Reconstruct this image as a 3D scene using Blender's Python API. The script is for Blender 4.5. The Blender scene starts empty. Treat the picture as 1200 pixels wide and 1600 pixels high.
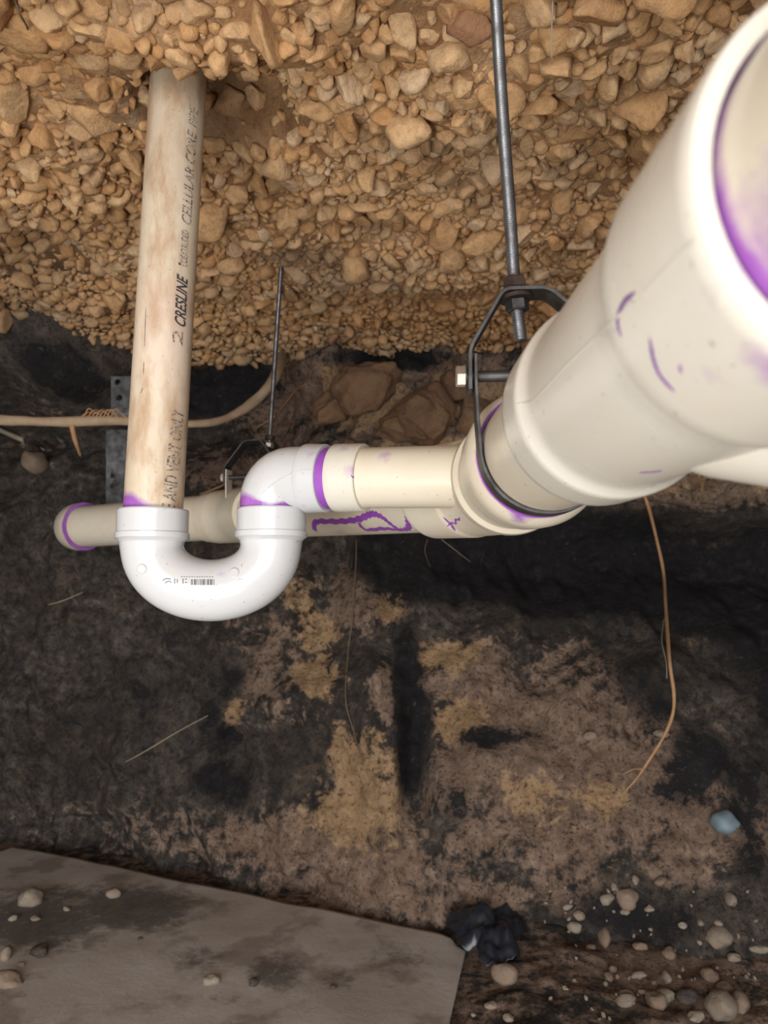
import bpy, math, random
import numpy as np
from mathutils import Vector, Matrix
from mathutils.bvhtree import BVHTree

random.seed(7)
rng = np.random.default_rng(11)
S = bpy.context.scene
COL = S.collection

# ------------------------------------------------------------------ camera, light, exposure
CAM_H = 0.66
PITCH = math.radians(6.0)
CP, SP = math.cos(PITCH), math.sin(PITCH)
F = 1164.0
cd = bpy.data.cameras.new('camera')
cam = bpy.data.objects.new('camera', cd); COL.objects.link(cam)
cam.location = (0, 0, CAM_H)
cam.rotation_euler = (math.pi / 2 + PITCH, 0, 0)
cd.sensor_fit = 'VERTICAL'; cd.sensor_height = 36.0; cd.sensor_width = 27.0
cd.lens = F / 1600 * 36.0
cd.clip_start = 0.01
cd.dof.use_dof = True; cd.dof.focus_distance = 0.70; cd.dof.aperture_fstop = 11.0
S.camera = cam

w = bpy.data.worlds.new('daylight'); S.world = w; w.use_nodes = True
bg = w.node_tree.nodes['Background']
bg.inputs[0].default_value = (0.93, 0.97, 1.0, 1); bg.inputs[1].default_value = 1.0

def area(name, loc, target, sx, sy, power, col):
    l = bpy.data.lights.new(name, 'AREA'); l.shape = 'RECTANGLE'; l.size = sx; l.size_y = sy
    l.energy = power; l.color = col
    o = bpy.data.objects.new(name, l); COL.objects.link(o); o.location = loc
    o.rotation_euler = (Vector(target) - Vector(loc)).to_track_quat('-Z', 'Y').to_euler()
    return o
# daylight falling in through the mouth of the tunnel, behind and below the phone
area('mouth_daylight', (-0.15, -1.5, 0.75), (0.0, 1.2, 0.45), 2.2, 1.1, 36.0, (0.97, 0.98, 1.0))
area('mouth_ground_bounce', (-0.42, -0.40, 0.06), (-0.35, 0.75, 0.98), 0.8, 0.35, 17.0, (1.0, 0.97, 0.92))

S.view_settings.view_transform = 'Standard'; S.view_settings.look = 'None'
S.view_settings.gamma = 1; S.view_settings.use_curve_mapping = False
S.view_settings.exposure = 0.36

# ------------------------------------------------------------------ helpers
def P(px, py, d):
    """photo pixel + depth along the lens axis -> place in the tunnel"""
    x = (px - 600) / F * d; y = (800 - py) / F * d
    return Vector((x, d * CP - y * SP, d * SP + y * CP + CAM_H))
def C2W(x, y, d):
    return Vector((x, d * CP - y * SP, d * SP + y * CP + CAM_H))
def to_px(X, Y, Z):
    Zr = Z - CAM_H
    d = Y * CP + Zr * SP; y = -Y * SP + Zr * CP
    d = np.maximum(d, 1e-3)
    return 600 + X / d * F, 800 - y / d * F

def hash3(ix, iy, iz, seed):
    h = (ix * 374761393 + iy * 668265263 + iz * 2147483647 + seed * 974634777) & 0xFFFFFFFF
    h = ((h ^ (h >> 13)) * 1274126177) & 0xFFFFFFFF
    return ((h ^ (h >> 16)) & 0xFFFFFF) / float(0xFFFFFF)
def vnoise(x, y, z, seed=0):
    x0 = np.floor(x).astype(np.int64); y0 = np.floor(y).astype(np.int64); z0 = np.floor(z).astype(np.int64)
    fx, fy, fz = x - x0, y - y0, z - z0
    fx = fx * fx * (3 - 2 * fx); fy = fy * fy * (3 - 2 * fy); fz = fz * fz * (3 - 2 * fz)
    r = 0
    for dx in (0, 1):
        for dy in (0, 1):
            for dz in (0, 1):
                wgt = (fx if dx else 1 - fx) * (fy if dy else 1 - fy) * (fz if dz else 1 - fz)
                r = r + wgt * hash3(x0 + dx, y0 + dy, z0 + dz, seed)
    return r * 2 - 1
def fbm(x, y, z, oct=4, seed=0, gain=0.5):
    a = 1; f = 1; r = 0; n = 0
    for o in range(oct):
        r = r + a * vnoise(x * f + 17.3 * o, y * f - 9.1 * o, z * f + 3.7 * o, seed + o); n += a
        a *= gain; f *= 2.03
    return r / n
def sm(a, b, x):
    t = np.clip((x - a) / (b - a), 0, 1); return t * t * (3 - 2 * t)

def np_mesh(name, V, Fc, k):
    """vertices (n,3), faces (m,k)"""
    me = bpy.data.meshes.new(name)
    V = np.asarray(V, dtype=np.float32); Fc = np.asarray(Fc, dtype=np.int32)
    me.vertices.add(len(V)); me.vertices.foreach_set('co', V.ravel())
    me.loops.add(Fc.size); me.loops.foreach_set('vertex_index', Fc.ravel())
    me.polygons.add(len(Fc)); me.polygons.foreach_set('loop_start', np.arange(0, Fc.size, k, dtype=np.int32))
    me.polygons.foreach_set('loop_total', np.full(len(Fc), k, dtype=np.int32))
    me.update(calc_edges=True); me.validate()
    me.polygons.foreach_set('use_smooth', np.ones(len(me.polygons), dtype=bool))
    return me
def attr(me, name, vals):
    a = me.attributes.new(name, 'FLOAT', 'POINT'); a.data.foreach_set('value', np.asarray(vals, dtype=np.float32))
def link(name, me, mt=None, parent=None):
    o = bpy.data.objects.new(name, me); COL.objects.link(o)
    if mt is not None and not me.materials: me.materials.append(mt)
    if parent is not None: o.parent = parent; o.matrix_parent_inverse = parent.matrix_basis.inverted()
    return o
def tag(o, label, cat, group=None, kind=None):
    if label: o['label'] = label
    if cat: o['category'] = cat
    if group: o['group'] = group
    if kind: o['kind'] = kind
    return o
def empty(name, loc, label, cat, group=None):
    o = bpy.data.objects.new(name, None); COL.objects.link(o); o.location = loc
    o.empty_display_size = 0.02
    return tag(o, label, cat, group)
def py_mesh(name, verts, faces, smooth_angle=None):
    me = bpy.data.meshes.new(name); me.from_pydata([tuple(v) for v in verts], [], faces); me.update()
    if smooth_angle is not None:
        me.polygons.foreach_set('use_smooth', [True] * len(me.polygons))
        me.set_sharp_from_angle(angle=math.radians(smooth_angle))
    return me

# ------------------------------------------------------------------ materials
class NT:
    def __init__(s, name):
        s.m = bpy.data.materials.new(name); s.m.use_nodes = True
        s.t = s.m.node_tree; s.n = s.t.nodes; s.l = s.t.links
        s.b = s.n['Principled BSDF']
    def node(s, ty, **kw):
        n = s.n.new(ty)
        for k, v in kw.items():
            if hasattr(n, k): setattr(n, k, v)
            else: n.inputs[k].default_value = v
        return n
    def coord(s): 
        return s.n.new('ShaderNodeTexCoord').outputs['Object']
    def noise(s, scale, detail=5, rough=0.55, co=None, dist=0.0):
        n = s.n.new('ShaderNodeTexNoise'); n.inputs['Scale'].default_value = scale
        n.inputs['Detail'].default_value = detail; n.inputs['Roughness'].default_value = rough
        n.inputs['Distortion'].default_value = dist
        s.l.new(co if co else s.coord(), n.inputs['Vector']); return n.outputs['Fac']
    def ramp(s, fac, stops):
        r = s.n.new('ShaderNodeValToRGB'); e = r.color_ramp.elements
        while len(e) < len(stops): e.new(0.5)
        for q, (p, c) in zip(e, stops):
            q.position = p; q.color = (c, c, c, 1) if not isinstance(c, tuple) else (*c, 1)
        s.l.new(fac, r.inputs[0]); return r.outputs[0]
    def mix(s, fac, a, b, mode='MIX'):
        m = s.n.new('ShaderNodeMix'); m.data_type = 'RGBA'; m.blend_type = mode
        for v, i in ((fac, 0), (a, 6), (b, 7)):
            if isinstance(v, (int, float)): m.inputs[i].default_value = v
            elif isinstance(v, tuple): m.inputs[i].default_value = (*v, 1)
            else: s.l.new(v, m.inputs[i])
        return m.outputs[2]
    def math(s, op, a, b=0.0, c=0.0):
        m = s.n.new('ShaderNodeMath'); m.operation = op
        for i, v in enumerate((a, b, c)):
            if isinstance(v, (int, float)): m.inputs[i].default_value = v
            else: s.l.new(v, m.inputs[i])
        return m.outputs[0]
    def attr(s, name):
        a = s.n.new('ShaderNodeAttribute'); a.attribute_name = name; return a.outputs['Fac']
    def bump(s, h, strength=0.5, dist=0.002):
        b = s.n.new('ShaderNodeBump'); b.inputs['Strength'].default_value = strength
        b.inputs['Distance'].default_value = dist; s.l.new(h, b.inputs['Height'])
        s.l.new(b.outputs[0], s.b.inputs['Normal'])
    def out(s, col=None, rough=0.5, metal=0.0, spec=None):
        if isinstance(col, tuple): s.b.inputs['Base Color'].default_value = (*col, 1)
        elif col is not None: s.l.new(col, s.b.inputs['Base Color'])
        if isinstance(rough, (int, float)): s.b.inputs['Roughness'].default_value = rough
        else: s.l.new(rough, s.b.inputs['Roughness'])
        s.b.inputs['Metallic'].default_value = metal
        if spec is not None: s.b.inputs['Specular IOR Level'].default_value = spec
        return s.m

def srgb(r, g, b):
    f = lambda c: (c / 255 / 12.92) if c / 255 <= 0.04045 else ((c / 255 + 0.055) / 1.055) ** 2.4
    return (f(r), f(g), f(b))

PURPLE = srgb(132, 72, 158)
def pvc(name, base, dirt, rough=0.3, dirt_amt=0.5, streak=False):
    m = NT(name)
    n1 = m.noise(9, 6, 0.6)
    c = m.mix(m.ramp(n1, [(0.42, 0.0), (0.75, dirt_amt)]), base, dirt)
    if streak:
        mp = m.n.new('ShaderNodeMapping'); mp.inputs['Scale'].default_value = (26, 26, 9)
        mp.inputs['Rotation'].default_value = (0, 0.6, 0)
        m.l.new(m.coord(), mp.inputs['Vector'])
        n2 = m.noise(1.6, 7, 0.65, co=mp.outputs[0])
        c = m.mix(m.ramp(n2, [(0.45, 0.0), (0.58, 0.5), (0.72, 0.9)]), c, srgb(160, 124, 90))
        n3 = m.noise(5, 3, 0.5)
        c = m.mix(m.ramp(n3, [(0.5, 0.0), (0.68, 0.45)]), c, srgb(214, 190, 176))
    sp = m.noise(260, 2, 0.5)                              # fine grime specks
    c = m.mix(m.ramp(sp, [(0.70, 0.0), (0.76, 0.6)]), c, srgb(120, 104, 92))
    sc = m.noise(34, 4, 0.7, dist=1.5)                     # rubbed purple-grey scuffs
    c = m.mix(m.ramp(sc, [(0.68, 0.0), (0.8, 0.4)]), c, srgb(170, 140, 165))
    st = m.attr('stain')
    pn = m.noise(70, 5, 0.65)
    f = m.math('ADD', st, m.math('MULTIPLY', m.math('SUBTRACT', pn, 0.5), 0.9))
    fac = m.ramp(f, [(0.30, 0.0), (0.55, 0.45), (0.85, 1.0)])
    tone = m.mix(m.noise(25, 3), srgb(112, 58, 142), srgb(176, 110, 194))
    c = m.mix(m.math('MULTIPLY', fac, m.ramp(st, [(0.02, 0.0), (0.15, 1.0)])), c, tone)
    m.bump(m.noise(120, 3), 0.05, 0.001)
    return m.out(c, m.ramp(n1, [(0.3, rough * 0.85), (0.8, rough * 1.5)]), 0.0, 0.5)

M = {}
M['pvc_cream'] = pvc('cream pvc', srgb(212, 204, 186), srgb(196, 180, 154), 0.30, 0.6)
M['pvc_fit'] = pvc('ivory pvc fitting', srgb(206, 202, 190), srgb(196, 180, 162), 0.26, 0.45)
M['pvc_trap'] = pvc('white pvc trap', srgb(192, 193, 194), srgb(194, 182, 178), 0.13, 0.3)
M['pvc_old'] = pvc('stained beige pvc', srgb(204, 190, 168), srgb(182, 162, 138), 0.38, 0.9, True)
def plain(name, c, rough, metal=0.0, spec=None):
    return NT(name).out(c, rough, metal, spec)
m = NT('purple primer'); M['primer'] = m.out(m.mix(m.noise(60, 4), srgb(118, 58, 150), srgb(160, 88, 184)), 0.3)
m = NT('thin violet primer'); M['primer_dark'] = m.out(m.mix(m.noise(60, 4), srgb(84, 40, 110), srgb(122, 66, 150)), 0.35)
m = NT('faded printing ink'); M['ink'] = m.out(m.mix(m.ramp(m.noise(420, 3), [(0.42, 0.0), (0.62, 1.0)]), srgb(88, 80, 80), srgb(186, 170, 150)), 0.6)
M['ink_dark'] = plain('dark ink', srgb(60, 58, 64), 0.6)
def metalmat(name, a, b, rough, sc=60):
    m = NT(name); n = m.noise(sc, 5, 0.6)
    c = m.mix(m.ramp(n, [(0.35, 0.0), (0.7, 1.0)]), a, b); m.bump(m.noise(300, 2), 0.1, 0.0005)
    return m.out(c, m.ramp(n, [(0.3, rough), (0.8, rough + 0.2)]), 0.85)
M['rod'] = metalmat('blued steel rod', srgb(140, 142, 146), srgb(100, 98, 98), 0.28)
M['steel_dark'] = metalmat('dull steel strap', srgb(92, 92, 92), srgb(64, 60, 58), 0.42)
M['zinc_paint'] = plain('pale zinc coating', srgb(196, 188, 172), .45, .2)
M['steel_light'] = metalmat('bright zinc', srgb(205, 198, 188), srgb(160, 150, 138), 0.35)
M['rust'] = metalmat('rust dark nut', srgb(84, 70, 64), srgb(56, 46, 42), 0.6)
M['grey_sheet'] = metalmat('dull grey plate', srgb(120, 122, 124), srgb(84, 82, 80), 0.6)

def rockmat(name, cols, sc=40, bump=0.5):
    m = NT(name); wp = m.n.new('ShaderNodeNewGeometry').outputs['Position']; m.coord = lambda: wp
    t = m.attr('tint'); n = m.noise(sc, 6, 0.65)
    f = m.math('ADD', m.math('MULTIPLY', t, 0.6), m.math('MULTIPLY', n, 0.45))
    c = m.ramp(f, cols)
    c = m.mix(m.ramp(m.noise(sc * 3, 5, 0.7), [(0.45, 0.0), (0.75, 0.65)]), c, srgb(150, 110, 74))
    if name == 'tan limestone':
        c = m.mix(m.ramp(m.noise(3.4, 5, 0.65), [(0.50, 0.0), (0.66, 0.55)]), c, srgb(150, 132, 112))
        c = m.mix(m.ramp(m.noise(7.0, 5, 0.65), [(0.58, 0.0), (0.70, 0.6)]), c, srgb(112, 88, 66))
    m.bump(m.noise(sc * 3, 7, 0.72), bump * 1.6, 0.006)
    return m.out(c, 0.9, 0, 0.25)
M['aggregate'] = rockmat('tan limestone', [(0.12, srgb(180, 132, 86)), (0.35, srgb(206, 158, 108)), (0.58, srgb(216, 174, 126)), (0.85, srgb(222, 192, 156))])
M['pebble'] = rockmat('dusty floor pebble', [(0.1, srgb(110, 98, 88)), (0.4, srgb(138, 126, 112)), (0.7, srgb(158, 148, 134)), (0.95, srgb(176, 170, 158))])
M['pebble_orange'] = rockmat('ochre pebble', [(0.1, srgb(112, 96, 82)), (0.9, srgb(152, 136, 120))])
M['rock_brown'] = rockmat('brown clay rock', [(0.1, srgb(128, 98, 76)), (0.9, srgb(168, 136, 108))], 22, 1.0)
M['pebble_dark'] = rockmat('dark pebble', [(0.1, srgb(58, 56, 58)), (0.9, srgb(84, 80, 78))])
M['rock_red'] = rockmat('reddish rock', [(0.1, srgb(150, 108, 80)), (0.9, srgb(186, 142, 108))])

def matrix_mat():
    m = NT('gravel matrix')
    n = m.noise(12, 6, 0.65); d = m.attr('dark')
    c = m.ramp(n, [(0.3, srgb(150, 112, 78)), (0.5, srgb(188, 148, 108)), (0.72, srgb(208, 174, 140))])
    c = m.mix(m.ramp(m.noise(90, 4, 0.7), [(0.5, 0.0), (0.7, 0.6)]), c, srgb(92, 66, 46))
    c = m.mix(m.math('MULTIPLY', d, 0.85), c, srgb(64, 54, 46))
    m.bump(m.noise(130, 6, 0.7), 1.0, 0.006)
    return m.out(c, 0.95, 0, 0.15)
M['matrix'] = matrix_mat()

def soil_mat():
    m = NT('mottled clay soil')
    n1 = m.noise(9, 8, 0.68, dist=0.6); n2 = m.noise(34, 8, 0.7); n3 = m.noise(3.2, 5, 0.6)
    base = m.ramp(n2, [(0.36, srgb(60, 56, 54)), (0.50, srgb(96, 89, 83)), (0.60, srgb(122, 113, 105)), (0.72, srgb(180, 172, 160))])
    base = m.mix(m.ramp(n3, [(0.38, 0.6), (0.52, 0.0)]), base, srgb(62, 57, 54))
    base = m.mix(m.ramp(m.noise(14, 6, 0.7, dist=.8), [(0.52, 0.0), (0.66, 0.55)]), base, srgb(132, 114, 98))
    def part(a, cols, lo=0.38, hi=0.58, amp=1.1, nn=n1):
        t = m.attr(a)
        f = m.math('ADD', t, m.math('MULTIPLY', m.math('SUBTRACT', nn, 0.5), amp))
        f2 = m.math('ADD', f, m.math('MULTIPLY', m.math('SUBTRACT', n2, 0.5), 1.5))
        return m.ramp(f2, [(lo, 0.0), (hi, 1.0)]), m.ramp(n2, cols)
    f, c = part('brown', [(0.32, srgb(112, 92, 80)), (0.5, srgb(162, 136, 117)), (0.7, srgb(198, 172, 152))])
    base = m.mix(f, base, c)
    f, c = part('tan', [(0.3, srgb(166, 134, 104)), (0.5, srgb(204, 168, 128)), (0.75, srgb(222, 192, 158))], 0.42, 0.6)
    base = m.mix(f, base, c)
    f, c = part('black', [(0.3, srgb(40, 38, 40)), (0.55, srgb(52, 50, 51)), (0.75, srgb(84, 80, 78))], 0.4, 0.62)
    base = m.mix(f, base, c)
    base = m.mix(m.ramp(m.noise(110, 5, 0.75), [(0.54, 0.0), (0.62, 0.75)]), base, srgb(48, 46, 46))   # dark specks
    base = m.mix(m.ramp(m.noise(75, 6, 0.7, dist=1.0), [(0.62, 0.0), (0.72, 0.5)]), base, srgb(150, 142, 130))
    m.bump(m.noise(60, 9, 0.75), 1.0, 0.02)
    return m.out(base, 0.92, 0, 0.2)
M['soil'] = soil_mat()

def sheet_mat():
    m = NT('dirty board')
    n1 = m.noise(4.5, 6, 0.6, dist=0.5); n2 = m.noise(40, 7, 0.72)
    c = m.ramp(n1, [(0.3, srgb(172, 162, 152)), (0.55, srgb(186, 178, 170)), (0.8, srgb(200, 196, 190))])
    f = m.math('ADD', m.attr('dirt'), m.math('MULTIPLY', m.math('SUBTRACT', n2, 0.5), 1.1))
    c = m.mix(m.ramp(f, [(0.34, 0.0), (0.62, 0.85)]), c, m.ramp(n2, [(0.35, srgb(64, 60, 58)), (0.7, srgb(110, 104, 98))]))
    c = m.mix(m.ramp(m.noise(7, 5, 0.6), [(0.52, 0.0), (0.6, 0.5)]), c, srgb(112, 98, 86))
    c = m.mix(m.ramp(m.noise(150, 3, 0.6), [(0.66, 0.0), (0.72, 0.7)]), c, srgb(180, 176, 168))
    m.bump(m.noise(50, 6, 0.7), 0.4, 0.003)
    return m.out(c, 0.85, 0, 0.25)
M['sheet'] = sheet_mat()
m = NT('root bark'); M['root'] = m.out(m.mix(m.noise(45, 5, 0.6), srgb(136, 112, 88), srgb(182, 160, 132)), 0.8); 
m = NT('orange rootlet'); M['root_orange'] = m.out(m.mix(m.noise(60, 4), srgb(146, 108, 76), srgb(188, 148, 106)), 0.7)
m = NT('dull rootlet'); M['root_dull'] = m.out(m.mix(m.noise(60, 4), srgb(84, 68, 54), srgb(122, 104, 84)), 0.8)
m = NT('pale rootlet'); M['root_pale'] = m.out(m.mix(m.noise(60, 4), srgb(128, 116, 100), srgb(168, 156, 138)), 0.8)
M['black_plastic'] = plain('black plastic film', srgb(34, 38, 46), 0.35)
M['pale_scrap'] = plain('pale blue plastic', srgb(118, 136, 146), 0.6)

# ------------------------------------------------------------------ soil shell: ceiling, walls, floor
def ceil_base(X, Y):
    Z = 1.19 + (Y - 0.7) * 0.105
    Z = Z + 0.034 * fbm(X * 3.0, Y * 3.0, X * 0, 3, 3) + 0.026 * fbm(X * 10, Y * 10, X * 0, 3, 9)
    # hollow worn round the drop pipe, its front lip hanging lower
    d = np.sqrt(((X + 0.192) / 0.090) ** 2 + ((Y - 0.82) / 0.095) ** 2)
    Z = Z + 0.10 * sm(1.15, 0.7, d)
    lip = np.exp(-((X + 0.22) / 0.16) ** 2 - ((Y - 0.655) / 0.05) ** 2)
    Z = Z - 0.022 * lip
    # small hollows and a sunken far right side
    for (cx, cy, r, a) in ((-0.12, 0.60, 0.03, .03), (0.42, 0.92, 0.05, .05), (0.02, 1.15, 0.05, .03), (-0.30, 0.98, .06, .03), (-.62, 1.32, .12, .06)):
        Z = Z + a * np.exp(-((X - cx) ** 2 + (Y - cy) ** 2) / (r * r))
    # the roof curls down to the far wall
    Z = Z - 0.05 * sm(1.55, 2.0, Y)
    return Z
def grid_faces(nx, ny):
    i, j = np.meshgrid(np.arange(nx - 1), np.arange(ny - 1), indexing='ij')
    a = (i * ny + j).ravel()
    return np.stack([a, a + ny, a + ny + 1, a + 1], 1)

nx, ny = 420, 420
gx = np.linspace(-1.7, 1.7, nx)
gy = np.concatenate([np.linspace(-0.75, 0.42, 60)[:-1], np.linspace(0.42, 2.35, ny - 59)])
X, Y = np.meshgrid(gx, gy, indexing='ij')
Z = ceil_base(X, Y)
Z = Z - 0.001 + 0.010 * fbm(X * 38, Y * 38, X * 0, 4, 21)
me = np_mesh('ceiling', np.stack([X, Y, Z], 2).reshape(-1, 3), grid_faces(nx, ny)[:, ::-1], 4)
roof_shade = np.exp(-(((X + .205) / .08) ** 2 + ((Y - .80) / .09) ** 2)) + sm(1.5, 1.95, Y) * .9 + sm(-.1, -.8, X) * sm(1.1, 1.5, Y)  # shade put into the roof colour: pipe hollow, far edge, back left
attr(me, 'dark', np.clip(roof_shade, 0, 1).ravel())
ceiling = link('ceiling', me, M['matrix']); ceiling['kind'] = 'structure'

def gauss_paint(X, Y, Z, blobs):
    px, py = to_px(X, Y, Z); r = np.zeros_like(px)
    for (cx, cy, rx, ry, wt) in blobs:
        r = np.maximum(r, wt * np.exp(-(((px - cx) / rx) ** 2 + ((py - cy) / ry) ** 2) * 0.8))
    return r

BROWN = [(640, 620, 150, 90, 1.3), (1100, 760, 170, 30, 1.4), (560, 640, 190, 90, 1), (700, 660, 120, 90, 1), (1110, 755, 150, 36, 1.1), (560, 930, 130, 90, .6), (880, 1190, 260, 170, .85),
         (560, 1330, 190, 120, .8), (300, 1320, 160, 70, .6), (1120, 1310, 130, 110, .8), (620, 1090, 60, 120, .6), (60, 640, 120, 80, .45),
         (350, 740, 110, 50, .7), (740, 1080, 90, 80, .8), (860, 1400, 160, 60, .5), (1040, 1500, 200, 80, .3), (440, 1040, 120, 120, .5), (100, 1300, 160, 60, .4)]
TAN = [(610, 640, 70, 60, 1.02), (700, 640, 90, 70, 0.96), (560, 600, 60, 40, 0.77), (1080, 760, 110, 24, 0.9), (505, 1025, 50, 60, 1.09), (545, 1185, 75, 50, 1.09), (480, 950, 40, 50, 0.77), (540, 1270, 90, 50, 0.96), (600, 930, 40, 60, 0.77), (700, 1010, 70, 40, 0.77), (370, 1120, 30, 30, 0.7), (1105, 1000, 50, 30, 0.77), (720, 1130, 60, 50, 0.64), (880, 1250, 100, 70, 0.64), (650, 660, 70, 50, 0.58), (1000, 820, 26, 30, 0.64), (980, 1290, 60, 60, 0.64), (1120, 1330, 80, 50, 0.58), (560, 1290, 130, 60, 0.64)]  # paler patches under the roof put light into the shaded rock face
BLACK = [(642, 1120, 26, 110, 1.7), (760, 870, 170, 60, 1.9), (930, 890, 130, 80, 1.9), (1130, 910, 150, 80, 1.7), (1180, 1010, 80, 90, 1.3), (650, 1120, 26, 100, 1.1), (350, 1130, 50, 110, .7), (330, 600, 120, 70, 1.0), (90, 560, 190, 70, .85),
         (1010, 1430, 150, 50, .9), (350, 1220, 60, 50, .8), (1190, 1150, 60, 240, .9), (780, 1150, 70, 22, .8), (200, 1130, 220, 140, .45), (1090, 1180, 70, 50, .7),
         (60, 900, 200, 100, .4), (700, 1260, 50, 50, .6), (600, 560, 110, 22, 1), (250, 1370, 80, 20, .6), (1000, 1100, 70, 90, .6), (450, 1180, 60, 60, .6), (1050, 1240, 80, 40, .5)]  # black soil patches, also along the groove and under the roof
def base_y(x): return np.interp(x, [-1.7, -1.0, 0.2, 0.55, 1.6], [2.22, 2.06, 1.53, 1.42, 1.30])
def wall_y(X, Z):
    b = base_y(X); t = sm(0.0, 0.95, Z)
    top = 1.95 - 0.1 * sm(0.1, 0.9, X)
    y = b + (top - b) * t
    # hollow under the roof on the left, ledge on the right
    y = y + 0.16 * np.exp(-((Z - 1.12) / 0.14) ** 2) * sm(0.0, -0.35, X) * sm(-1.4, -0.9, X)
    y = y - 0.12 * sm(0.78, 0.86, Z + 0.03 * vnoise(X * 6, Z * 0, Z * 0, 4)) * sm(0.35, 0.6, X)
    y = y + 0.10 * np.exp(-((Z - 0.72) / 0.10) ** 2) * sm(0.0, 0.3, X)
    y = y - 0.34 * sm(-.50, -.78, X) * sm(1.08, 1.22, Z + .05 * vnoise(X * 5, Z * 0, Z * 0, 8))
    # vertical buttress and groove near the middle
    y = y - 0.07 * np.exp(-((X + 0.02 + 0.12 * (Z - .5)) / 0.07) ** 2) * sm(.72, .45, Z)
    y = y + 0.09 * np.exp(-((X - 0.065) / 0.028) ** 2) * np.exp(-((Z - 0.30) / 0.13) ** 2)
    y = y + 0.06 * np.exp(-((X + 0.36) / 0.05) ** 2) * np.exp(-((Z - 0.2) / 0.10) ** 2)
    return y
nx, nz = 470, 250
X, Z = np.meshgrid(np.linspace(-1.7, 1.7, nx), np.linspace(-0.03, 1.42, nz), indexing='ij')
Y = wall_y(X, Z)
wx = X + 0.05 * fbm(X * 5, Z * 5, X * 0, 2, 31); wz = Z + 0.05 * fbm(X * 5, Z * 5, X * 0 + 4, 2, 33)
rg = 1 - np.abs(fbm(wx * 5.5, wz * 5.5, X * 0, 4, 41)) * 2
Y = Y - 0.06 * fbm(X * 2.6, Z * 2.6, X * 0, 3, 40) - 0.055 * rg - 0.045 * fbm(wx * 13, wz * 13, X * 0, 3, 45) - 0.022 * fbm(wx * 38, wz * 38, X * 0, 4, 47, .6) + .03
# cracked blocks under the roof
blk = sm(.80, .9, Z) * sm(-.35, -.1, X)
cx = np.floor(wx * 6.5 + .35 * np.floor(wz * 7)); cz = np.floor(wz * 7)
ex = np.abs((wx * 6.5 + .35 * cz) % 1 - .5); ez = np.abs((wz * 7) % 1 - .5)
Y = Y - 0.13 * sm(.84, .95, Z) * sm(-.32, -.15, X) * sm(.55, .3, X)
Y = Y + blk * (0.05 * sm(.42, .5, np.maximum(ex, ez)) - 0.05 * hash3((cx + 50).astype(np.int64), (cz + 50).astype(np.int64), 0, 3))
me = np_mesh('wall_back', np.stack([X, Y, Z], 2).reshape(-1, 3), grid_faces(nx, nz)[:, ::-1], 4)
pn = lambda s_, f: fbm(wx * f, wz * f, X * 0, 4, s_)
attr(me, 'brown', (gauss_paint(X, Y, Z, BROWN) * (1 + 1.0 * pn(81, 9)) + .35 * pn(84, 5)).ravel()); attr(me, 'tan', (gauss_paint(X, Y, Z, TAN) * (.95 + 1.3 * pn(82, 12))).ravel()); attr(me, 'black', (gauss_paint(X, Y, Z, BLACK) * (.92 + 1.1 * pn(83, 8))).ravel())
wall_back = link('wall_back', me, M['soil']); wall_back['kind'] = 'structure'

# floor
nx, ny = 360, 330
X, Y = np.meshgrid(np.linspace(-1.7, 1.7, nx), np.concatenate([np.linspace(-1.2, .8, 60)[:-1], np.linspace(.8, 2.3, ny - 59)]), indexing='ij')
under = sm(.22, .10, X) * 1.0
Z = (0.030 * fbm(X * 4, Y * 4, X * 0, 3, 61) + 0.012 * fbm(X * 22, Y * 22, X * 0, 4, 63)) * (1 - .9 * under) - 0.012 * under + .006
me = np_mesh('floor', np.stack([X, Y, Z], 2).reshape(-1, 3), grid_faces(nx, ny), 4)
attr(me, 'brown', np.maximum(gauss_paint(X, Y, Z, BROWN), .55 + .5 * fbm(X * 6, Y * 6, X * 0, 3, 64)).ravel()); attr(me, 'tan', gauss_paint(X, Y, Z, TAN).ravel() * 0); attr(me, 'black', gauss_paint(X, Y, Z, BLACK).ravel())
floor = link('floor', me, M['soil']); floor['kind'] = 'structure'

# side walls, mostly out of frame
for side, x0, sgn in (('left', -1.62, 1), ('right', 1.5, -1)):
    ny, nz = 120, 60
    Y, Z = np.meshgrid(np.linspace(-0.7, 2.3, ny), np.linspace(-.03, 1.42, nz), indexing='ij')
    X = x0 + sgn * (0.08 * fbm(Y * 3, Z * 3, Y * 0, 4, 71) + 0.02 * fbm(Y * 14, Z * 14, Y * 0, 3, 77))
    f = grid_faces(ny, nz)
    me = np_mesh('wall_' + side, np.stack([X, Y, Z], 2).reshape(-1, 3), f if sgn > 0 else f[:, ::-1], 4)
    for a, v in (('brown', .5), ('tan', .1), ('black', .3)): attr(me, a, np.full(ny * nz, v))
    link('wall_' + side, me, M['soil'])['kind'] = 'structure'

# ------------------------------------------------------------------ ray helpers: find where a line of sight meets a built surface
ORI = Vector((0, 0, CAM_H))
BV = {}
def bvh(o):
    if o.name not in BV:
        me = o.data; mw = o.matrix_world if o.parent is None else o.parent.matrix_basis @ o.matrix_parent_inverse @ o.matrix_basis
        if o.parent is None: mw = o.matrix_basis
        vs = [mw @ v.co for v in me.vertices]
        BV[o.name] = BVHTree.FromPolygons(vs, [tuple(p.vertices) for p in me.polygons])
    return BV[o.name]
def hit(o, px, py, off=0.0):
    d = (P(px, py, 1.0) - ORI).normalized()
    h = bvh(o).ray_cast(ORI, d)
    if h[0] is None: return None, None
    n = h[1] if h[1].dot(d) < 0 else -h[1]
    return h[0] + n * off, n

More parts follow.
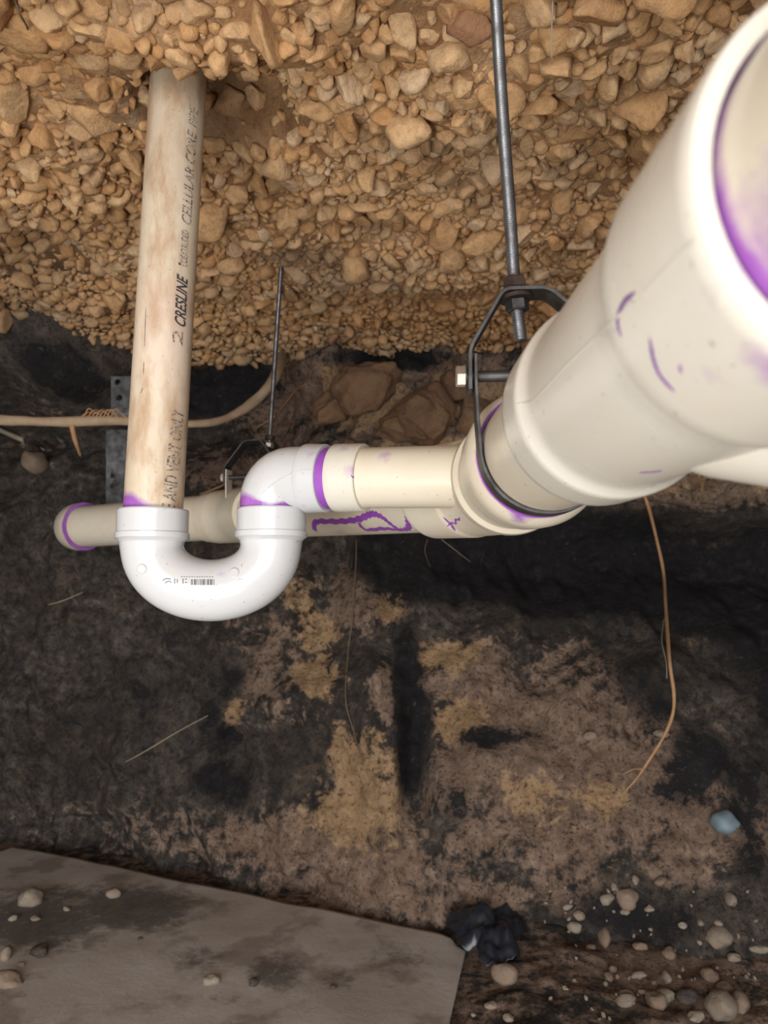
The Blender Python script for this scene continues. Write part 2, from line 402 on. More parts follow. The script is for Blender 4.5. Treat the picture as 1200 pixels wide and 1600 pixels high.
def catmull(pts, n=8):
    pts = [Vector(p) for p in pts]
    if len(pts) < 3:
        return [pts[0].lerp(pts[-1], i / n) for i in range(n + 1)]
    q = [pts[0] * 2 - pts[1]] + pts + [pts[-1] * 2 - pts[-2]]
    out = []
    for i in range(1, len(q) - 2):
        for k in range(n):
            t = k / n; a, b, c, d = q[i - 1], q[i], q[i + 1], q[i + 2]
            out.append(0.5 * ((2 * b) + (c - a) * t + (2 * a - 5 * b + 4 * c - d) * t * t + (3 * b - a - 3 * c + d) * t ** 3))
    out.append(pts[-1]); return out

def stroke(name, on, pix, width, mat, parent=None, lift=0.0003, n=8, taper=True, wob=0.25):
    """a painted or raised line lying on the surface of 'on'"""
    pts = []
    for p in catmull([(a, b, 0) for a, b in pix], n):
        h, nn = hit(on, p.x, p.y)
        if h is not None: pts.append((h, nn))
    if len(pts) < 2: return None
    V, Fs = [], []
    tree = bvh(on)
    for i, (h, nn) in enumerate(pts):
        a = pts[max(i - 1, 0)][0]; b = pts[min(i + 1, len(pts) - 1)][0]
        t = (b - a).normalized() if (b - a).length > 1e-7 else Vector((1, 0, 0))
        s = nn.cross(t).normalized()
        e = 1.0
        if taper: e = min(1, 0.35 + 1.3 * min(i, len(pts) - 1 - i) / max(1, len(pts) * .35))
        ww = width * 0.5 * e * (1 + wob * math.sin(i * 1.7 + pix[0][0]))
        for k, (u, l) in enumerate(((-1, 0.0), (-.5, .8), (0, 1.0), (.5, .8), (1, 0.0))):
            q = h + s * ww * u
            f = tree.find_nearest(q)
            fn = f[1] if f[1].dot(nn) > 0 else -f[1]
            V.append(f[0] + fn * (lift * l + 0.00008))
        if i:
            o = (i - 1) * 5
            for k in range(4): Fs.append((o + k, o + k + 1, o + k + 6, o + k + 5))
    me = py_mesh(name, V, Fs, 60)
    return link(name, me, mat, parent)

# ------------------------------------------------------------------ tubes along a path
class Path:
    def __init__(s, pts, fil=None, step=0.003):
        pts = [Vector(p) for p in pts]; out = [pts[0]]
        for i in range(1, len(pts) - 1):
            f = (fil[i] if fil else 0)
            if f <= 0: out.append(pts[i]); continue
            a = (pts[i - 1] - pts[i]); b = (pts[i + 1] - pts[i])
            f = min(f, a.length * .49, b.length * .49)
            p0 = pts[i] + a.normalized() * f; p2 = pts[i] + b.normalized() * f
            ang = a.angle(b)
            # circular arc through p0, p2 tangent to both legs
            bis = (a.normalized() + b.normalized()).normalized()
            R = f * math.tan(ang / 2); c = pts[i] + bis * (R / math.sin(ang / 2))
            v0 = p0 - c; v2 = p2 - c; tot = v0.angle(v2); ax = v0.cross(v2).normalized()
            n = 20
            for k in range(n + 1): out.append(c + Matrix.Rotation(tot * k / n, 3, ax) @ v0)
        out.append(pts[-1])
        s.p = out; s.s = [0]
        for i in range(1, len(out)): s.s.append(s.s[-1] + (out[i] - out[i - 1]).length)
        s.L = s.s[-1]
    def at(s, x):
        if x <= 0: return s.p[0] + (s.p[0] - s.p[1]).normalized() * -x
        if x >= s.L: return s.p[-1] + (s.p[-1] - s.p[-2]).normalized() * (x - s.L)
        i = int(np.searchsorted(s.s, x)) ; i = max(1, min(i, len(s.p) - 1))
        t = (x - s.s[i - 1]) / max(1e-9, s.s[i] - s.s[i - 1]); return s.p[i - 1].lerp(s.p[i], t)
    def tan(s, x): return (s.at(x + 0.0015) - s.at(x - 0.0015)).normalized()
    def nearest(s, pt):
        b = min(range(400), key=lambda k: (s.at(s.L * k / 399) - pt).length); return s.L * b / 399

def tube(name, path, prof, mat, parent=None, N=72, stain=None, dens=0.005, up=Vector((0, 1, 0.13)), sharp=28):
    """surface of revolution carried along the path; prof = [(s, r), ...]"""
    pr = [prof[0]]
    for a, b in zip(prof[:-1], prof[1:]):
        k = max(1, int(abs(b[0] - a[0]) / dens))
        for i in range(1, k + 1): pr.append((a[0] + (b[0] - a[0]) * i / k, a[1] + (b[1] - a[1]) * i / k))
    V = []
    for (x, r) in pr:
        c = path.at(x); t = path.tan(x)
        u = (up - t * up.dot(t)).normalized(); v = t.cross(u)
        for k in range(N):
            a = 2 * math.pi * k / N; V.append(c + (u * math.cos(a) + v * math.sin(a)) * r)
    Fs = []
    for i in range(len(pr) - 1):
        for k in range(N):
            k2 = (k + 1) % N; Fs.append((i * N + k, i * N + k2, (i + 1) * N + k2, (i + 1) * N + k))
    Fs.append(tuple(range(N))[::-1]); o = (len(pr) - 1) * N; Fs.append(tuple(range(o, o + N)))
    me = py_mesh(name, V, Fs, sharp)
    put_stain(me, V, pr, N, stain)
    return link(name, me, mat, parent)
def put_stain(me, V, pr, N, stain):
    st = [0.0] * len(V)
    if stain:
        for i, (x, r) in enumerate(pr):
            for k in range(N):
                st[i * N + k] = min(1.3, max(0.0, stain(x, V[i * N + k], 2 * math.pi * k / N)))
    attr(me, 'stain', st)
def join(objs):
    """merge several tube meshes into the first one"""
    V, Fs, st = [], [], []
    for o in objs:
        b = len(V); V += [v.co.copy() for v in o.data.vertices]
        Fs += [tuple(b + i for i in p.vertices) for p in o.data.polygons]
        a = [0.0] * len(o.data.vertices); o.data.attributes['stain'].data.foreach_get('value', a); st += a
    first = objs[0]; mt = first.data.materials[0]
    me = py_mesh(first.name, V, Fs, 28); me.materials.append(mt); attr(me, 'stain', st)
    first.data = me
    for o in objs[1:]: bpy.data.objects.remove(o)
    return first
def hubprof(a, b, r, rin, rim_a=True, rim_b=False, c=0.0015):
    """hub from s=a to s=b with softened ends"""
    p = []
    if rim_a: p += [(a + 0.006, rin), (a, rin), (a, r - c), (a + c, r)]
    else: p += [(a, r - c), (a + c, r)]
    p += [(b - c, r), (b, r - c)]
    return p
def blob(pts):
    return lambda x, v, a: max([wt * math.exp(-((v - Vector(c)).length / rad) ** 2) for (c, rad, wt) in pts] + [0])

# ------------------------------------------------------------------ main drain run
def ax(z): return C2W(0.118 - 0.010 * (z - .2), 0.0725 - 0.085 * (z - .2), z)
C1 = C2W(0.1125, 0.0265, 0.735); Cc2 = P(368, 806, 1.43); Cc3 = P(118, 823.5, 1.62); Cc4 = P(160, 824, 1.92)
main = Path([ax(0.03), C1, Cc2, Cc3, Cc4], [0, .045, .05, .04, 0])
L0 = (ax(1.0) - ax(0.0)).length
def sz(z): return (z - 0.03) * L0
R3, H3, B3 = 0.0445, 0.0515, 0.0475

near_pipe = tube('drain_pipe', main, [(sz(.04), R3), (sz(.20), R3)], M['pvc_cream'],
    stain=lambda x, v, a: 1.1 * math.exp(-((x - sz(.168)) / .0035) ** 2) + .62 * sm(0.045, 0.010, (v - P(1230, 470, .15)).length))
tag(near_pipe, 'large cream drain pipe at the right edge, its end pushed into the nearest fitting', 'pipe')

# near wye fitting
prof = [(sz(.172), R3), (sz(.165), R3 + .0015), (sz(.165), H3 - .001), (sz(.167), H3), (sz(.226), H3), (sz(.233), H3 - .0012), (sz(.2345), B3 + .0008), (sz(.25), B3), (sz(.355), B3),
        (sz(.364), B3 + .0008), (sz(.368), H3 - .001), (sz(.371), H3), (sz(.408), H3), (sz(.410), H3 - .001), (sz(.410), R3)]
rimst = blob([(tuple(P(1160, 560, .19)), .014, .5), (tuple(P(1200, 610, .17)), .013, .6), (tuple(P(1130, 440, .165)), .010, .4), (tuple(P(1170, 650, .2)), .010, .4)])
def nst(x, v, a): 
    return rimst(x, v, a) + 1.2 * math.exp(-((x - sz(.172)) / .0035) ** 2) * (1 if (v - main.at(x)).length < H3 - .002 else 0)
near_wye = tube('near_tmp', main, prof, M['pvc_fit'], stain=nst)
bp = Path([ax(.315), ax(.315) + Vector((0.085, -0.082, -0.030))])
br = tube('tmp', bp, [(0.0, .040), (.03, .0445), (.075, .0455), (.082, .0515), (.12, .0515)], M['pvc_fit'])
near_wye = join([near_wye, br]); near_wye.name = 'wye_fitting'
tag(near_wye, 'large ivory wye fitting nearest the lens, purple primer smeared round its open hub', 'pipe fitting')
WY = near_wye
stroke('mould_seam', WY, [(806, 632), (830, 627), (838, 622), (905, 552), (992, 470)], .0011, M['pvc_fit'], WY, .0006, taper=False, wob=0)
stroke('mould_seam', WY, [(1004, 462), (1030, 432), (1075, 385), (1090, 372)], .0010, M['pvc_fit'], WY, .0005, taper=False, wob=0)
stroke('marker_line', WY, [(993, 456), (977, 470), (967, 490), (966, 508), (971, 525)], .0016, M['primer_dark'], WY)
stroke('marker_line', WY, [(1016, 528), (1020, 556), (1028, 580), (1040, 597), (1054, 611)], .0016, M['primer_dark'], WY)
stroke('marker_line', WY, [(1062, 575), (1066, 577)], .0030, M['primer'], WY, taper=False)
stroke('marker_line', WY, [(1000, 738), (1020, 737), (1034, 735)], .0012, M['primer_dark'], WY)

mid_pipe = tube('drain_pipe', main, [(sz(.395), R3), (sz(.57), R3)], M['pvc_cream'],
    stain=lambda x, v, a: 1.0 * math.exp(-((x - sz(.545)) / .0025) ** 2))
tag(mid_pipe, 'short cream drain pipe between two fittings, carried by the nearer hanger', 'pipe')

# far wye with the trap arm entering from the left
TA = [C2W(-.1185, .0350, .790), C2W(.0866, .0340, .713)]
dirA = (TA[1] - TA[0]).normalized()
prof = [(sz(.553), R3), (sz(.547), R3 + .0008), (sz(.546), R3 + .0020), (sz(.548), R3 + .0034), (sz(.556), H3 + .0002), (sz(.566), H3 + .0018), (sz(.60), H3 + .001), (sz(.612), B3 + .002), (sz(.655), B3 + .001), (sz(.660), H3 + .001), (sz(.668), H3 + .002),
        (sz(.674), H3), (sz(.700), H3 - .001), (sz(.701), R3)]
far_wye = tube('far_tmp', main, prof, M['pvc_cream'], stain=lambda x, v, a: 1.1 * math.exp(-((x - sz(.546)) / .0016) ** 2) + blob([(tuple(P(812, 806, .55)), .008, 1.0)])(x, v, a))
brp = Path([TA[1] - dirA * .004, TA[1] + dirA * .05])
br = tube('tmp', brp, [(0, .031), (.0, .0335), (.004, .0345), (.05, .036)], M['pvc_cream'])
far_wye = join([far_wye, br]); far_wye.name = 'wye_fitting'
tag(far_wye, 'cream wye fitting behind the nearer hanger where the trap arm joins', 'pipe fitting')

# bend after the wye
sC = main.nearest(C1)
bend = tube('pipe_bend', main, [(sz(.69), H3 - .003), (sz(.71), H3 - .0015), (sC + .035, H3 - .0015), (sC + .039, H3), (sC + .105, H3), (sC + .107, H3 - .001), (sC + .107, R3)], M['pvc_cream'])
tag(bend, 'cream pipe bend below the trap arm with a small purple squiggle', 'pipe fitting')
stroke('marker_line', bend, [(693, 808), (700, 815), (706, 821), (711, 829)], .0036, M['primer'], bend)
stroke('marker_line', bend, [(699, 822), (706, 817), (712, 818), (712, 812), (717, 812), (718, 808)], .0026, M['primer'], bend)

s2 = main.nearest(Cc2)
main_pipe = tube('drain_pipe', main, [(sC + .09, R3), (s2 - .04, R3)], M['pvc_cream'],
                 stain=blob([(tuple(P(540, 825, 1.0)), .03, .45), (tuple(P(625, 822, .87)), .02, .4)]))
tag(main_pipe, 'cream drain pipe running behind the trap arm with purple marker scribble', 'pipe')
stroke('marker_line', main_pipe, [(492, 829), (491, 820), (497, 815), (530, 815), (558, 812), (575, 805), (584, 803), (597, 808), (612, 820), (626, 829)], .0085, M['primer'], main_pipe, taper=False)
stroke('marker_line', main_pipe, [(560, 817), (572, 828), (600, 826), (626, 828), (638, 825), (637, 812), (634, 797)], .0078, M['primer'], main_pipe, taper=False)

def rng_hub(name, sa, sb, mat, lab, st=None):
    o = tube(name, main, [(sa, R3), (sa, H3 - .001), (sa + .0015, H3), (sb - .03, H3), (sb - .0, H3 - .004), (sb, R3)], mat, stain=st)
    return tag(o, lab, 'pipe fitting')
coup = rng_hub('pipe_coupling', s2 - .135, s2 + .065, M['pvc_cream'], 'pale pipe coupling behind the trap between its two upright legs')
s3 = main.nearest(Cc3)
left_pipe = tube('drain_pipe', main, [(s2 + .05, R3), (s3 + .0, R3)], M['pvc_cream'])
tag(left_pipe, 'shaded grey drain pipe at far left, passing behind the stained drop pipe', 'pipe')
end = tube('pipe_elbow', main, [(s3 - .02, R3), (s3 - .026, R3 + .001), (s3 - .026, H3), (s3 - .022, H3 + .001), (s3 + .008, H3), (s3 + .012, B3), (main.L, B3)], M['pvc_cream'],
           stain=lambda x, v, a: 1.1 * math.exp(-((x - (s3 - .026)) / .004) ** 2))
tag(end, 'pale elbow ending the drain at far left, purple ring round its hub', 'pipe fitting')

# ------------------------------------------------------------------ drop pipe
dp_bot = C2W(-.2410, .0, .778); dp_top = P(279.5, 100, .826) + Vector((.0035, 0, .11))
drop = Path([dp_bot, dp_top])
R2, H2 = 0.0302, 0.0353
drop_pipe = tube('vertical_drain_pipe', drop, [(0, R2), (drop.L, R2)], M['pvc_old'],
    stain=lambda x, v, a: 1.1 * sm(.028, .006, x + 0.016 * sm(-.26, -.225, v.x)))
tag(drop_pipe, 'upright stained beige drain pipe with black printing, dropping from the gravel roof', 'pipe')
def print_on_pipe(text, y_bot, y_top, px_mid, h_px, mat, bold=0.0, shear=0.15):
    fc = bpy.data.curves.new('print', 'FONT'); fc.body = text; fc.size = 1.0; fc.offset = bold; fc.shear = shear
    fo = bpy.data.objects.new('print', fc); COL.objects.link(fo)
    bpy.context.view_layer.update()
    me = bpy.data.meshes.new_from_object(fo.evaluated_get(bpy.context.evaluated_depsgraph_get()))
    bpy.data.objects.remove(fo)
    vs = [v.co.copy() for v in me.vertices]; x0 = min(v.x for v in vs); x1 = max(v.x for v in vs); y1 = max(v.y for v in vs)
    a, _ = hit(drop_pipe, px_mid[0], y_bot); b, _ = hit(drop_pipe, px_mid[1], y_top)
    t = drop.tan(.1); up = Vector((0, 1, .13)); u = (up - t * up.dot(t)).normalized(); vv = t.cross(u)
    def cyl(p):
        x = (p - drop.p[0]).dot(t); r = p - drop.p[0] - t * x
        return x, math.atan2(r.dot(vv), r.dot(u))
    (sa, aa), (sb, ab) = cyl(a), cyl(b)
    hh = h_px / F * .76
    # subdivide so letters wrap round the pipe
    import bmesh
    bm = bmesh.new(); bm.from_mesh(me); bmesh.ops.triangulate(bm, faces=bm.faces); bmesh.ops.subdivide_edges(bm, edges=bm.edges, cuts=3, use_grid_fill=True); bmesh.ops.triangulate(bm, faces=bm.faces)
    for v in bm.verts:
        k = (v.co.x - x0) / (x1 - x0); s = sa + (sb - sa) * k; ang = aa + (ab - aa) * k
        off = (v.co.y / y1 - .5) * hh
        # letter tops point left (towards -x)
        c = drop.at(s); best = ang
        lr = (u * math.cos(ang + .05) + vv * math.sin(ang + .05)).x - (u * math.cos(ang) + vv * math.sin(ang)).x
        ang = ang + (1 if lr < 0 else -1) * off / R2
        v.co = c + (u * math.cos(ang) + vv * math.sin(ang)) * (R2 + .0004)
    bm.to_mesh(me); bm.free()
    o = link('printed_lettering', me, mat, drop_pipe); return o
print_on_pipe('E AND VENT ONLY', 796, 640, (263, 279), 23, M['ink'], .012)
print_on_pipe('2', 540, 517, (277, 278), 18, M['ink'], 0, .1)
print_on_pipe('CRESLINE', 509, 430, (281, 285), 20, M['ink_dark'], .02, .35)
print_on_pipe('COEXTRUDED', 416, 360, (286.5, 289.5), 13, M['ink'], .01)
print_on_pipe('CELLULAR CORE', 350, 205, (291, 300), 18, M['ink'], .012)
print_on_pipe('PIPE', 197, 168, (301, 303), 17, M['ink'])
stroke('dirt_nick', drop_pipe, [(279, 413), (283, 411)], .0028, M['ink_dark'], drop_pipe)
for pts in ([(228, 480), (226, 540)], [(225, 565), (224, 585)], [(223, 606), (220, 615)]):
    stroke('scratch', drop_pipe, pts, .0009, M['root_dull'], drop_pipe)

# ------------------------------------------------------------------ P-trap
trap = empty('p_trap', (-.18, .78, .66), 'glossy white plastic U-shaped trap under the stained upright pipe, barcode printed on it', 'pipe trap')
rl = TA[0]                                   # axis of the outlet leg meets the arm axis here
legR_top = Vector((rl.x, rl.y, dp_bot.z + .004)); legL_top = Vector((dp_bot.x, dp_bot.y, dp_bot.z + .002))
span = Vector((legR_top.x - legL_top.x, legR_top.y - legL_top.y, 0)); Rb = span.length / 2
zc = CAM_H + .049
A_ = Vector((legL_top.x, legL_top.y, zc)); B_ = Vector((legR_top.x, legR_top.y, zc))
arc = [legL_top]
for k in range(41):
    a = math.pi * k / 40; arc.append((A_ + B_) / 2 - span / 2 * math.cos(a) + Vector((0, 0, -1)) * Rb * .80 * math.sin(a) ** .92)
arc.append(legR_top)
tp = Path(arc)
rt = .0318
ubl = tp.L
pr = [(.012, R2), (.0, R2), (.0, H2 + .0003), (.0015, H2 + .0012), (.0240, H2 + .0010), (.0245, H2 + .0024), (.0300, H2 + .0024), (.0310, H2 + .0002), (.034, rt + .001), (.042, rt)]
pr += [(tp.L - x, r) for x, r in reversed(pr)]
def trst(x, v, a):
    return blob([(tuple(P(345, 893, .745)), .007, .62), (tuple(P(352, 915, .745)), .006, .45), (tuple(P(455, 880, .78)), .006, .6)])(x, v, a)
ub = tube('u_bend', tp, pr, M['pvc_trap'], trap, stain=trst, up=Vector((span.y, -span.x, 0)).normalized() * -1, N=80, dens=.004)
for (bx, by) in ((222, 889), (366, 895)):
    h, n = hit(ub, bx, by)
    q = Path([h - n * .003, h + n * .0014])
    o = tube('moulded_boss', q, [(0, .0048), (q.L - .0006, .0050), (q.L, .0042)], M['pvc_trap'], ub, N=28, up=Vector((0, 0, 1)))
x = 299.0; 
while x < 335:
    wpx = random.choice((.7, 1.0, 1.6)); stroke('barcode_bar', ub, [(x, 905), (x, 914)], wpx / F * .75, M['ink_dark'], ub, .0001, 3, False, 0); x += wpx + random.choice((.8, 1.2, 1.6))
for x in range(283, 335, 4): stroke('printed_digit', ub, [(x, 900.5), (x + 2.2, 902)], .0006, M['ink_dark'], ub, .0001, 2, False, 0)
for pts in ([(254, 907), (260, 904), (267, 905)], [(258, 911), (263, 908), (268, 910)], [(273, 904), (273, 912)], [(277, 905), (277, 911)], [(286, 904), (286, 912)], [(289, 905), (292, 905)], [(289, 910), (292, 910)]):
    stroke('printed_mark', ub, pts, .0008, M['ink_dark'], ub, .0001, 4, False, 0)

def onarm(px):                               # distance along the arm axis seen at a column
    return min(np.linspace(0, .3, 600), key=lambda t: abs(to_px(*(TA[0] + dirA * t))[0] - px))
# outlet elbow, part of the trap
e0 = Vector((rl.x, rl.y, legR_top.z - .016)); corner = Vector((rl.x, rl.y, rl.z))
ep = Path([e0, corner, corner + dirA * .09], [0, .052, 0])
sE = ep.L
hs = ep.nearest(corner + dirA * onarm(512))
elb = tube('outlet_elbow', ep, [(0, R2), (.012, .0330), (.030, .0335), (hs - .024, .0335), (hs - .023, H2 + .0003), (hs - .0215, H2 + .001), (hs - .001, H2), (hs, H2 - .001), (hs, R2)], M['pvc_trap'], trap,
    stain=lambda x, v, a: 1.15 * sm(.028, .018, x + .004 * math.sin(a * 3)) + blob([(tuple(P(485, 705, .74)), .010, .5), (tuple(P(470, 800, .75)), .008, .8)])(x, v, a), up=Vector((dirA.y, -dirA.x, 0)))
stroke('mould_seam', elb, [(408, 772), (425, 757), (450, 742), (477, 734), (505, 737)], .0010, M['pvc_trap'], elb, .0005, taper=False, wob=0)

# arm: primed nipple, coupling, pipe
armp = Path([TA[0], TA[0] + dirA * .32])
a0, a1, a2, a3 = onarm(511), onarm(526), onarm(571), onarm(748)
nip = tube('primed_pipe_end', armp, [(a0 - .01, R2 + .0012), (a1 + .01, R2 + .0012)], M['primer'])
tag(nip, 'narrow band of pipe painted purple between the white elbow and the coupling', 'pipe')
cpl = tube('pipe_coupling', armp, [(a1, R2), (a1, H2 - .0008), (a1 + .0012, H2 - .0002), (a2 - .001, H2 - .0006), (a2, H2 - .0014), (a2, R2)], M['pvc_fit'],
           stain=blob([(tuple(P(550, 735, .72)), .012, .5), (tuple(P(535, 705, .74)), .012, .45)]))
tag(cpl, 'short ivory coupling to the right of the purple pipe band', 'pipe fitting')
stroke('marker_line', cpl, [(548, 742), (552, 746), (556, 741), (560, 746), (557, 750)], .0018, M['primer'], cpl)
arm = tube('trap_arm_pipe', armp, [(a2 - .01, R2 + .0003), (a3 + .02, R2 + .0003)], M['pvc_cream'], stain=blob([(tuple(P(600, 712, .72)), .012, .42), (tuple(P(720, 792, .66)), .008, .4)]))
tag(arm, 'cream trap arm pipe running level from the coupling into the far wye', 'pipe')

# ------------------------------------------------------------------ metalwork
def hexprism(name, c, axis, r, h, mat, parent, rot=0.0):
    axis = axis.normalized(); u = axis.orthogonal().normalized(); v = axis.cross(u); V = []; Fs = []
    lv = [(0, .86), (.12, 1), (.88, 1), (1, .86)]
    for (t, k) in lv:
        for i in range(6):
            a = math.pi / 3 * i + rot; V.append(c + axis * h * (t - .5) + (u * math.cos(a) + v * math.sin(a)) * r * k)
    for j in range(3):
        for i in range(6): Fs.append((j * 6 + i, j * 6 + (i + 1) % 6, (j + 1) * 6 + (i + 1) % 6, (j + 1) * 6 + i))
    Fs.append((5, 4, 3, 2, 1, 0)); Fs.append(tuple(range(18, 24)))
    return link(name, py_mesh(name, V, Fs), mat, parent)
def threaded(name, pts, r, pitch, depth, mat, parent=None, N=20, per=6):
    p = Path(pts); n = int(p.L / pitch * per); V = []; Fs = []
    for i in range(n + 1):
        x = p.L * i / n; c = p.at(x); t = p.tan(x); u = (Vector((0, 1, 0)) - t * t.y).normalized(); v = t.cross(u)
        for k in range(N):
            ph = (x / pitch - k / N) % 1; rr = r - depth * abs(ph * 2 - 1)
            if i in (0, n): rr = r * .8
            a = 2 * math.pi * k / N; V.append(c + (u * math.cos(a) + v * math.sin(a)) * rr)
    for i in range(n):
        for k in range(N): k2 = (k + 1) % N; Fs.append((i * N + k, i * N + k2, (i + 1) * N + k2, (i + 1) * N + k))
    Fs.append(tuple(range(N))[::-1]); Fs.append(tuple(range(n * N, n * N + N)))
    return link(name, py_mesh(name, V, Fs, 180), mat, parent)
def strap(name, pts2, width, th, frame, mat, parent):
    """flat bar bent along a 2D line (x, z) in the frame"""
    V = []; Fs = []; n = len(pts2)
    for i, (x, z) in enumerate(pts2):
        a = Vector(pts2[max(0, i - 1)]); b = Vector(pts2[min(n - 1, i + 1)]); t = (b - a).normalized(); nn = Vector((-t.y, t.x))
        for (s, yy) in ((-1, -1), (1, -1), (1, 1), (-1, 1)):
            V.append(frame @ Vector((x + nn.x * th / 2 * s, yy * width / 2, z + nn.y * th / 2 * s)))
    for i in range(n - 1):
        for k in range(4): Fs.append((i * 4 + k, i * 4 + (k + 1) % 4, i * 4 + 4 + (k + 1) % 4, i * 4 + 4 + k))
    Fs.append((3, 2, 1, 0)); Fs.append(tuple(range(n * 4 - 4, n * 4)))
    o = link(name, py_mesh(name, V, Fs, 30), mat, parent)
    bv = o.modifiers.new('edge', 'BEVEL'); bv.width = .0004; bv.segments = 2; bv.limit_method = 'ANGLE'
    return o
def hanger(center, yaw, lean, zb, zt, rod_dx, label, mats, wd=.022, rp=.0447):
    root = empty('clevis_hanger', center, label, 'pipe hanger')
    fr = Matrix.Translation(center) @ Matrix.Rotation(yaw, 4, 'Z')
    w_ = rp + .0062
    cut = []
    def rnd(pts, k=5, f=.25):
        out = [pts[0]]
        for a, b, c in zip(pts[:-2], pts[1:-1], pts[2:]):
            a, b, c = Vector(a), Vector(b), Vector(c); fa = min(.006, (a - b).length * .45); p0 = b + (a - b).normalized() * fa; p1 = b + (c - b).normalized() * min(.006, (c - b).length * .45)
            for i in range(k + 1): t = i / k; q = p0.lerp(b, t).lerp(b.lerp(p1, t), t); out.append((q.x, q.y))
        out.append(tuple(pts[-1])); return out
    yk = rnd([(-w_ - .002 + lean * 0, zb - .012), (-w_ - .002, zb + .018), (rod_dx - .015, zt), (rod_dx + .017, zt + .0005), (w_ + .002, zb + .018), (w_ + .002, zb - .012)])
    strap('yoke', yk, wd, .0028, fr, mats[0], root)
    lo = [(-w_ + .002, zb + .014)]; 
    lo += [(-w_ + .002, zb - .006), (-w_ + .003, zb * .4)]
    for i in range(0, 33):
        a = math.pi + math.pi * i / 32; lo.append((math.cos(a) * (rp + .0018), math.sin(a) * (rp + .0018)))
    lo += [(w_ - .003, zb * .4), (w_ - .002, zb - .006), (w_ - .002, zb + .014)]
    strap('lower_strap', lo, wd - .002, .0025, fr, mats[1], root)
    axs = (fr.to_3x3() @ Vector((1, 0, 0))).normalized()
    bc = fr @ Vector((0, 0, zb))
    q = Path([bc - axs * (w_ + .006), bc + axs * (w_ + .012)])
    tube('cross_bolt', q, [(0, .0042), (q.L, .0042)], mats[0], root, N=20, up=Vector((0, 0, 1)))
    hexprism('bolt_head', bc - axs * (w_ + .008), axs, .0078, .0075, mats[2], root, .3)
    hexprism('bolt_nut', bc + axs * (w_ + .008), axs, .0085, .008, mats[2], root, .1)
    tp_ = fr @ Vector((rod_dx, 0, zt))
    return root, fr, tp_
HC = C2W(.1140, .0450, .526)
hang, fr, tp1 = hanger(HC, math.radians(-2), 0, .0525, .1135, -.0135, 'dull steel clevis hanger looped round the pipe between the two wye fittings', (M['steel_dark'], M['steel_dark'], M['steel_light']))
def up_at(px, py, Yc):
    u = (800 - py) / F; return P(px, py, Yc / (CP - u * SP))
b0 = up_at(814, 532, tp1.y); b1 = Vector((tp1.x, tp1.y, tp1.z + .0))
rp_ = [b0, up_at(804, 445, tp1.y), up_at(798, 350, tp1.y), up_at(789, 230, tp1.y), up_at(781, 110, tp1.y), up_at(775, 0, tp1.y), up_at(775, 0, tp1.y) + Vector((-.006, 0, .14))]
rod = threaded('threaded_rod', catmull(rp_, 6), .00475, .00165, .0010, M['rod'])
tag(rod, 'long bright threaded steel rod dropping to the nearer hanger', 'threaded rod')
zdir = (rp_[1] - rp_[0]).normalized()
rc = b0 + zdir * ((tp1.z - b0.z) / zdir.z)
hexprism('rod_nut', rc - zdir * .0095, zdir, .0085, .0085, M['steel_dark'], hang, .2)
q = Path([rc - zdir * .0052, rc - zdir * .0024]); tube('washer', q, [(0, .0115), (q.L, .0115)], M['rust'], hang, N=32)
hexprism('locking_nut', rc + zdir * .0070, zdir, .0088, .0095, M['rust'], hang, .5)

ctr = main.at(main.nearest(P(421, 803, 1.36)))
hang2, fr2, tp2 = hanger(ctr, math.radians(-14), 0, .068, .1325, 0.0, 'small distant steel clevis hanger beside the white elbow, pale strap on its left side', (M['steel_dark'], M['zinc_paint'], M['zinc_paint']), .026)
b0 = up_at(420.5, 698, tp2.y); t0 = up_at(440, 408, tp2.y)
rod2 = threaded('threaded_rod', [b0, t0, t0 + (t0 - b0).normalized() * .08], .0046, .0016, .0008, M['rod'], N=12, per=4)
tag(rod2, 'thin distant threaded rod hanging from the gravel between drop pipe and elbow', 'threaded rod')
zd = (t0 - b0).normalized(); rc = b0 + zd * ((tp2.z - b0.z) / zd.z)
hexprism('rod_nut', rc - zd * .007, zd, .0085, .009, M['steel_light'], hang2, .2)
hexprism('locking_nut', rc + zd * .0070, zd, .0085, .009, M['rust'], hang2, .5)

# ------------------------------------------------------------------ stones
import bmesh
def ico(sub):
    bm = bmesh.new(); bmesh.ops.create_icosphere(bm, subdivisions=sub, radius=1)
    V = np.array([v.co[:] for v in bm.verts]); Fc = np.array([[v.index for v in f.verts] for f in bm.faces]); bm.free(); return V, Fc
def stone_shape(base, seed, chunky=.5):
    r = np.random.default_rng(seed); V = base.copy()
    for _ in range(r.integers(9, 15)):                      # broken faces
        n = r.normal(size=3); n /= np.linalg.norm(n); d = r.uniform(.48, .82) if chunky >= .5 else r.uniform(.72, .95)
        k = V @ n; V = V - np.outer(np.maximum(k - d, 0) * .97, n)
    f = 1.6; V = V * (1.12 + .26 * fbm(V[:, 0] * f + seed, V[:, 1] * f, V[:, 2] * f, 2, seed))[:, None]
    V = V * np.array([1, r.uniform(.62, .95), r.uniform(.5, .8)])
    return V
I3, F3 = ico(5); I2, F2 = ico(3); I1, F1 = ico(2)
SH2 = [stone_shape(I2, 100 + i) for i in range(24)]; SH1 = [stone_shape(I1, 200 + i) for i in range(16)]

def rand_rot(r, nrm=None):
    q = r.normal(size=4); q /= np.linalg.norm(q); w_, x, y, z = q
    return np.array([[1 - 2 * (y * y + z * z), 2 * (x * y - z * w_), 2 * (x * z + y * w_)], [2 * (x * y + z * w_), 1 - 2 * (x * x + z * z), 2 * (y * z - x * w_)], [2 * (x * z - y * w_), 2 * (y * z + x * w_), 1 - 2 * (x * x + y * y)]])

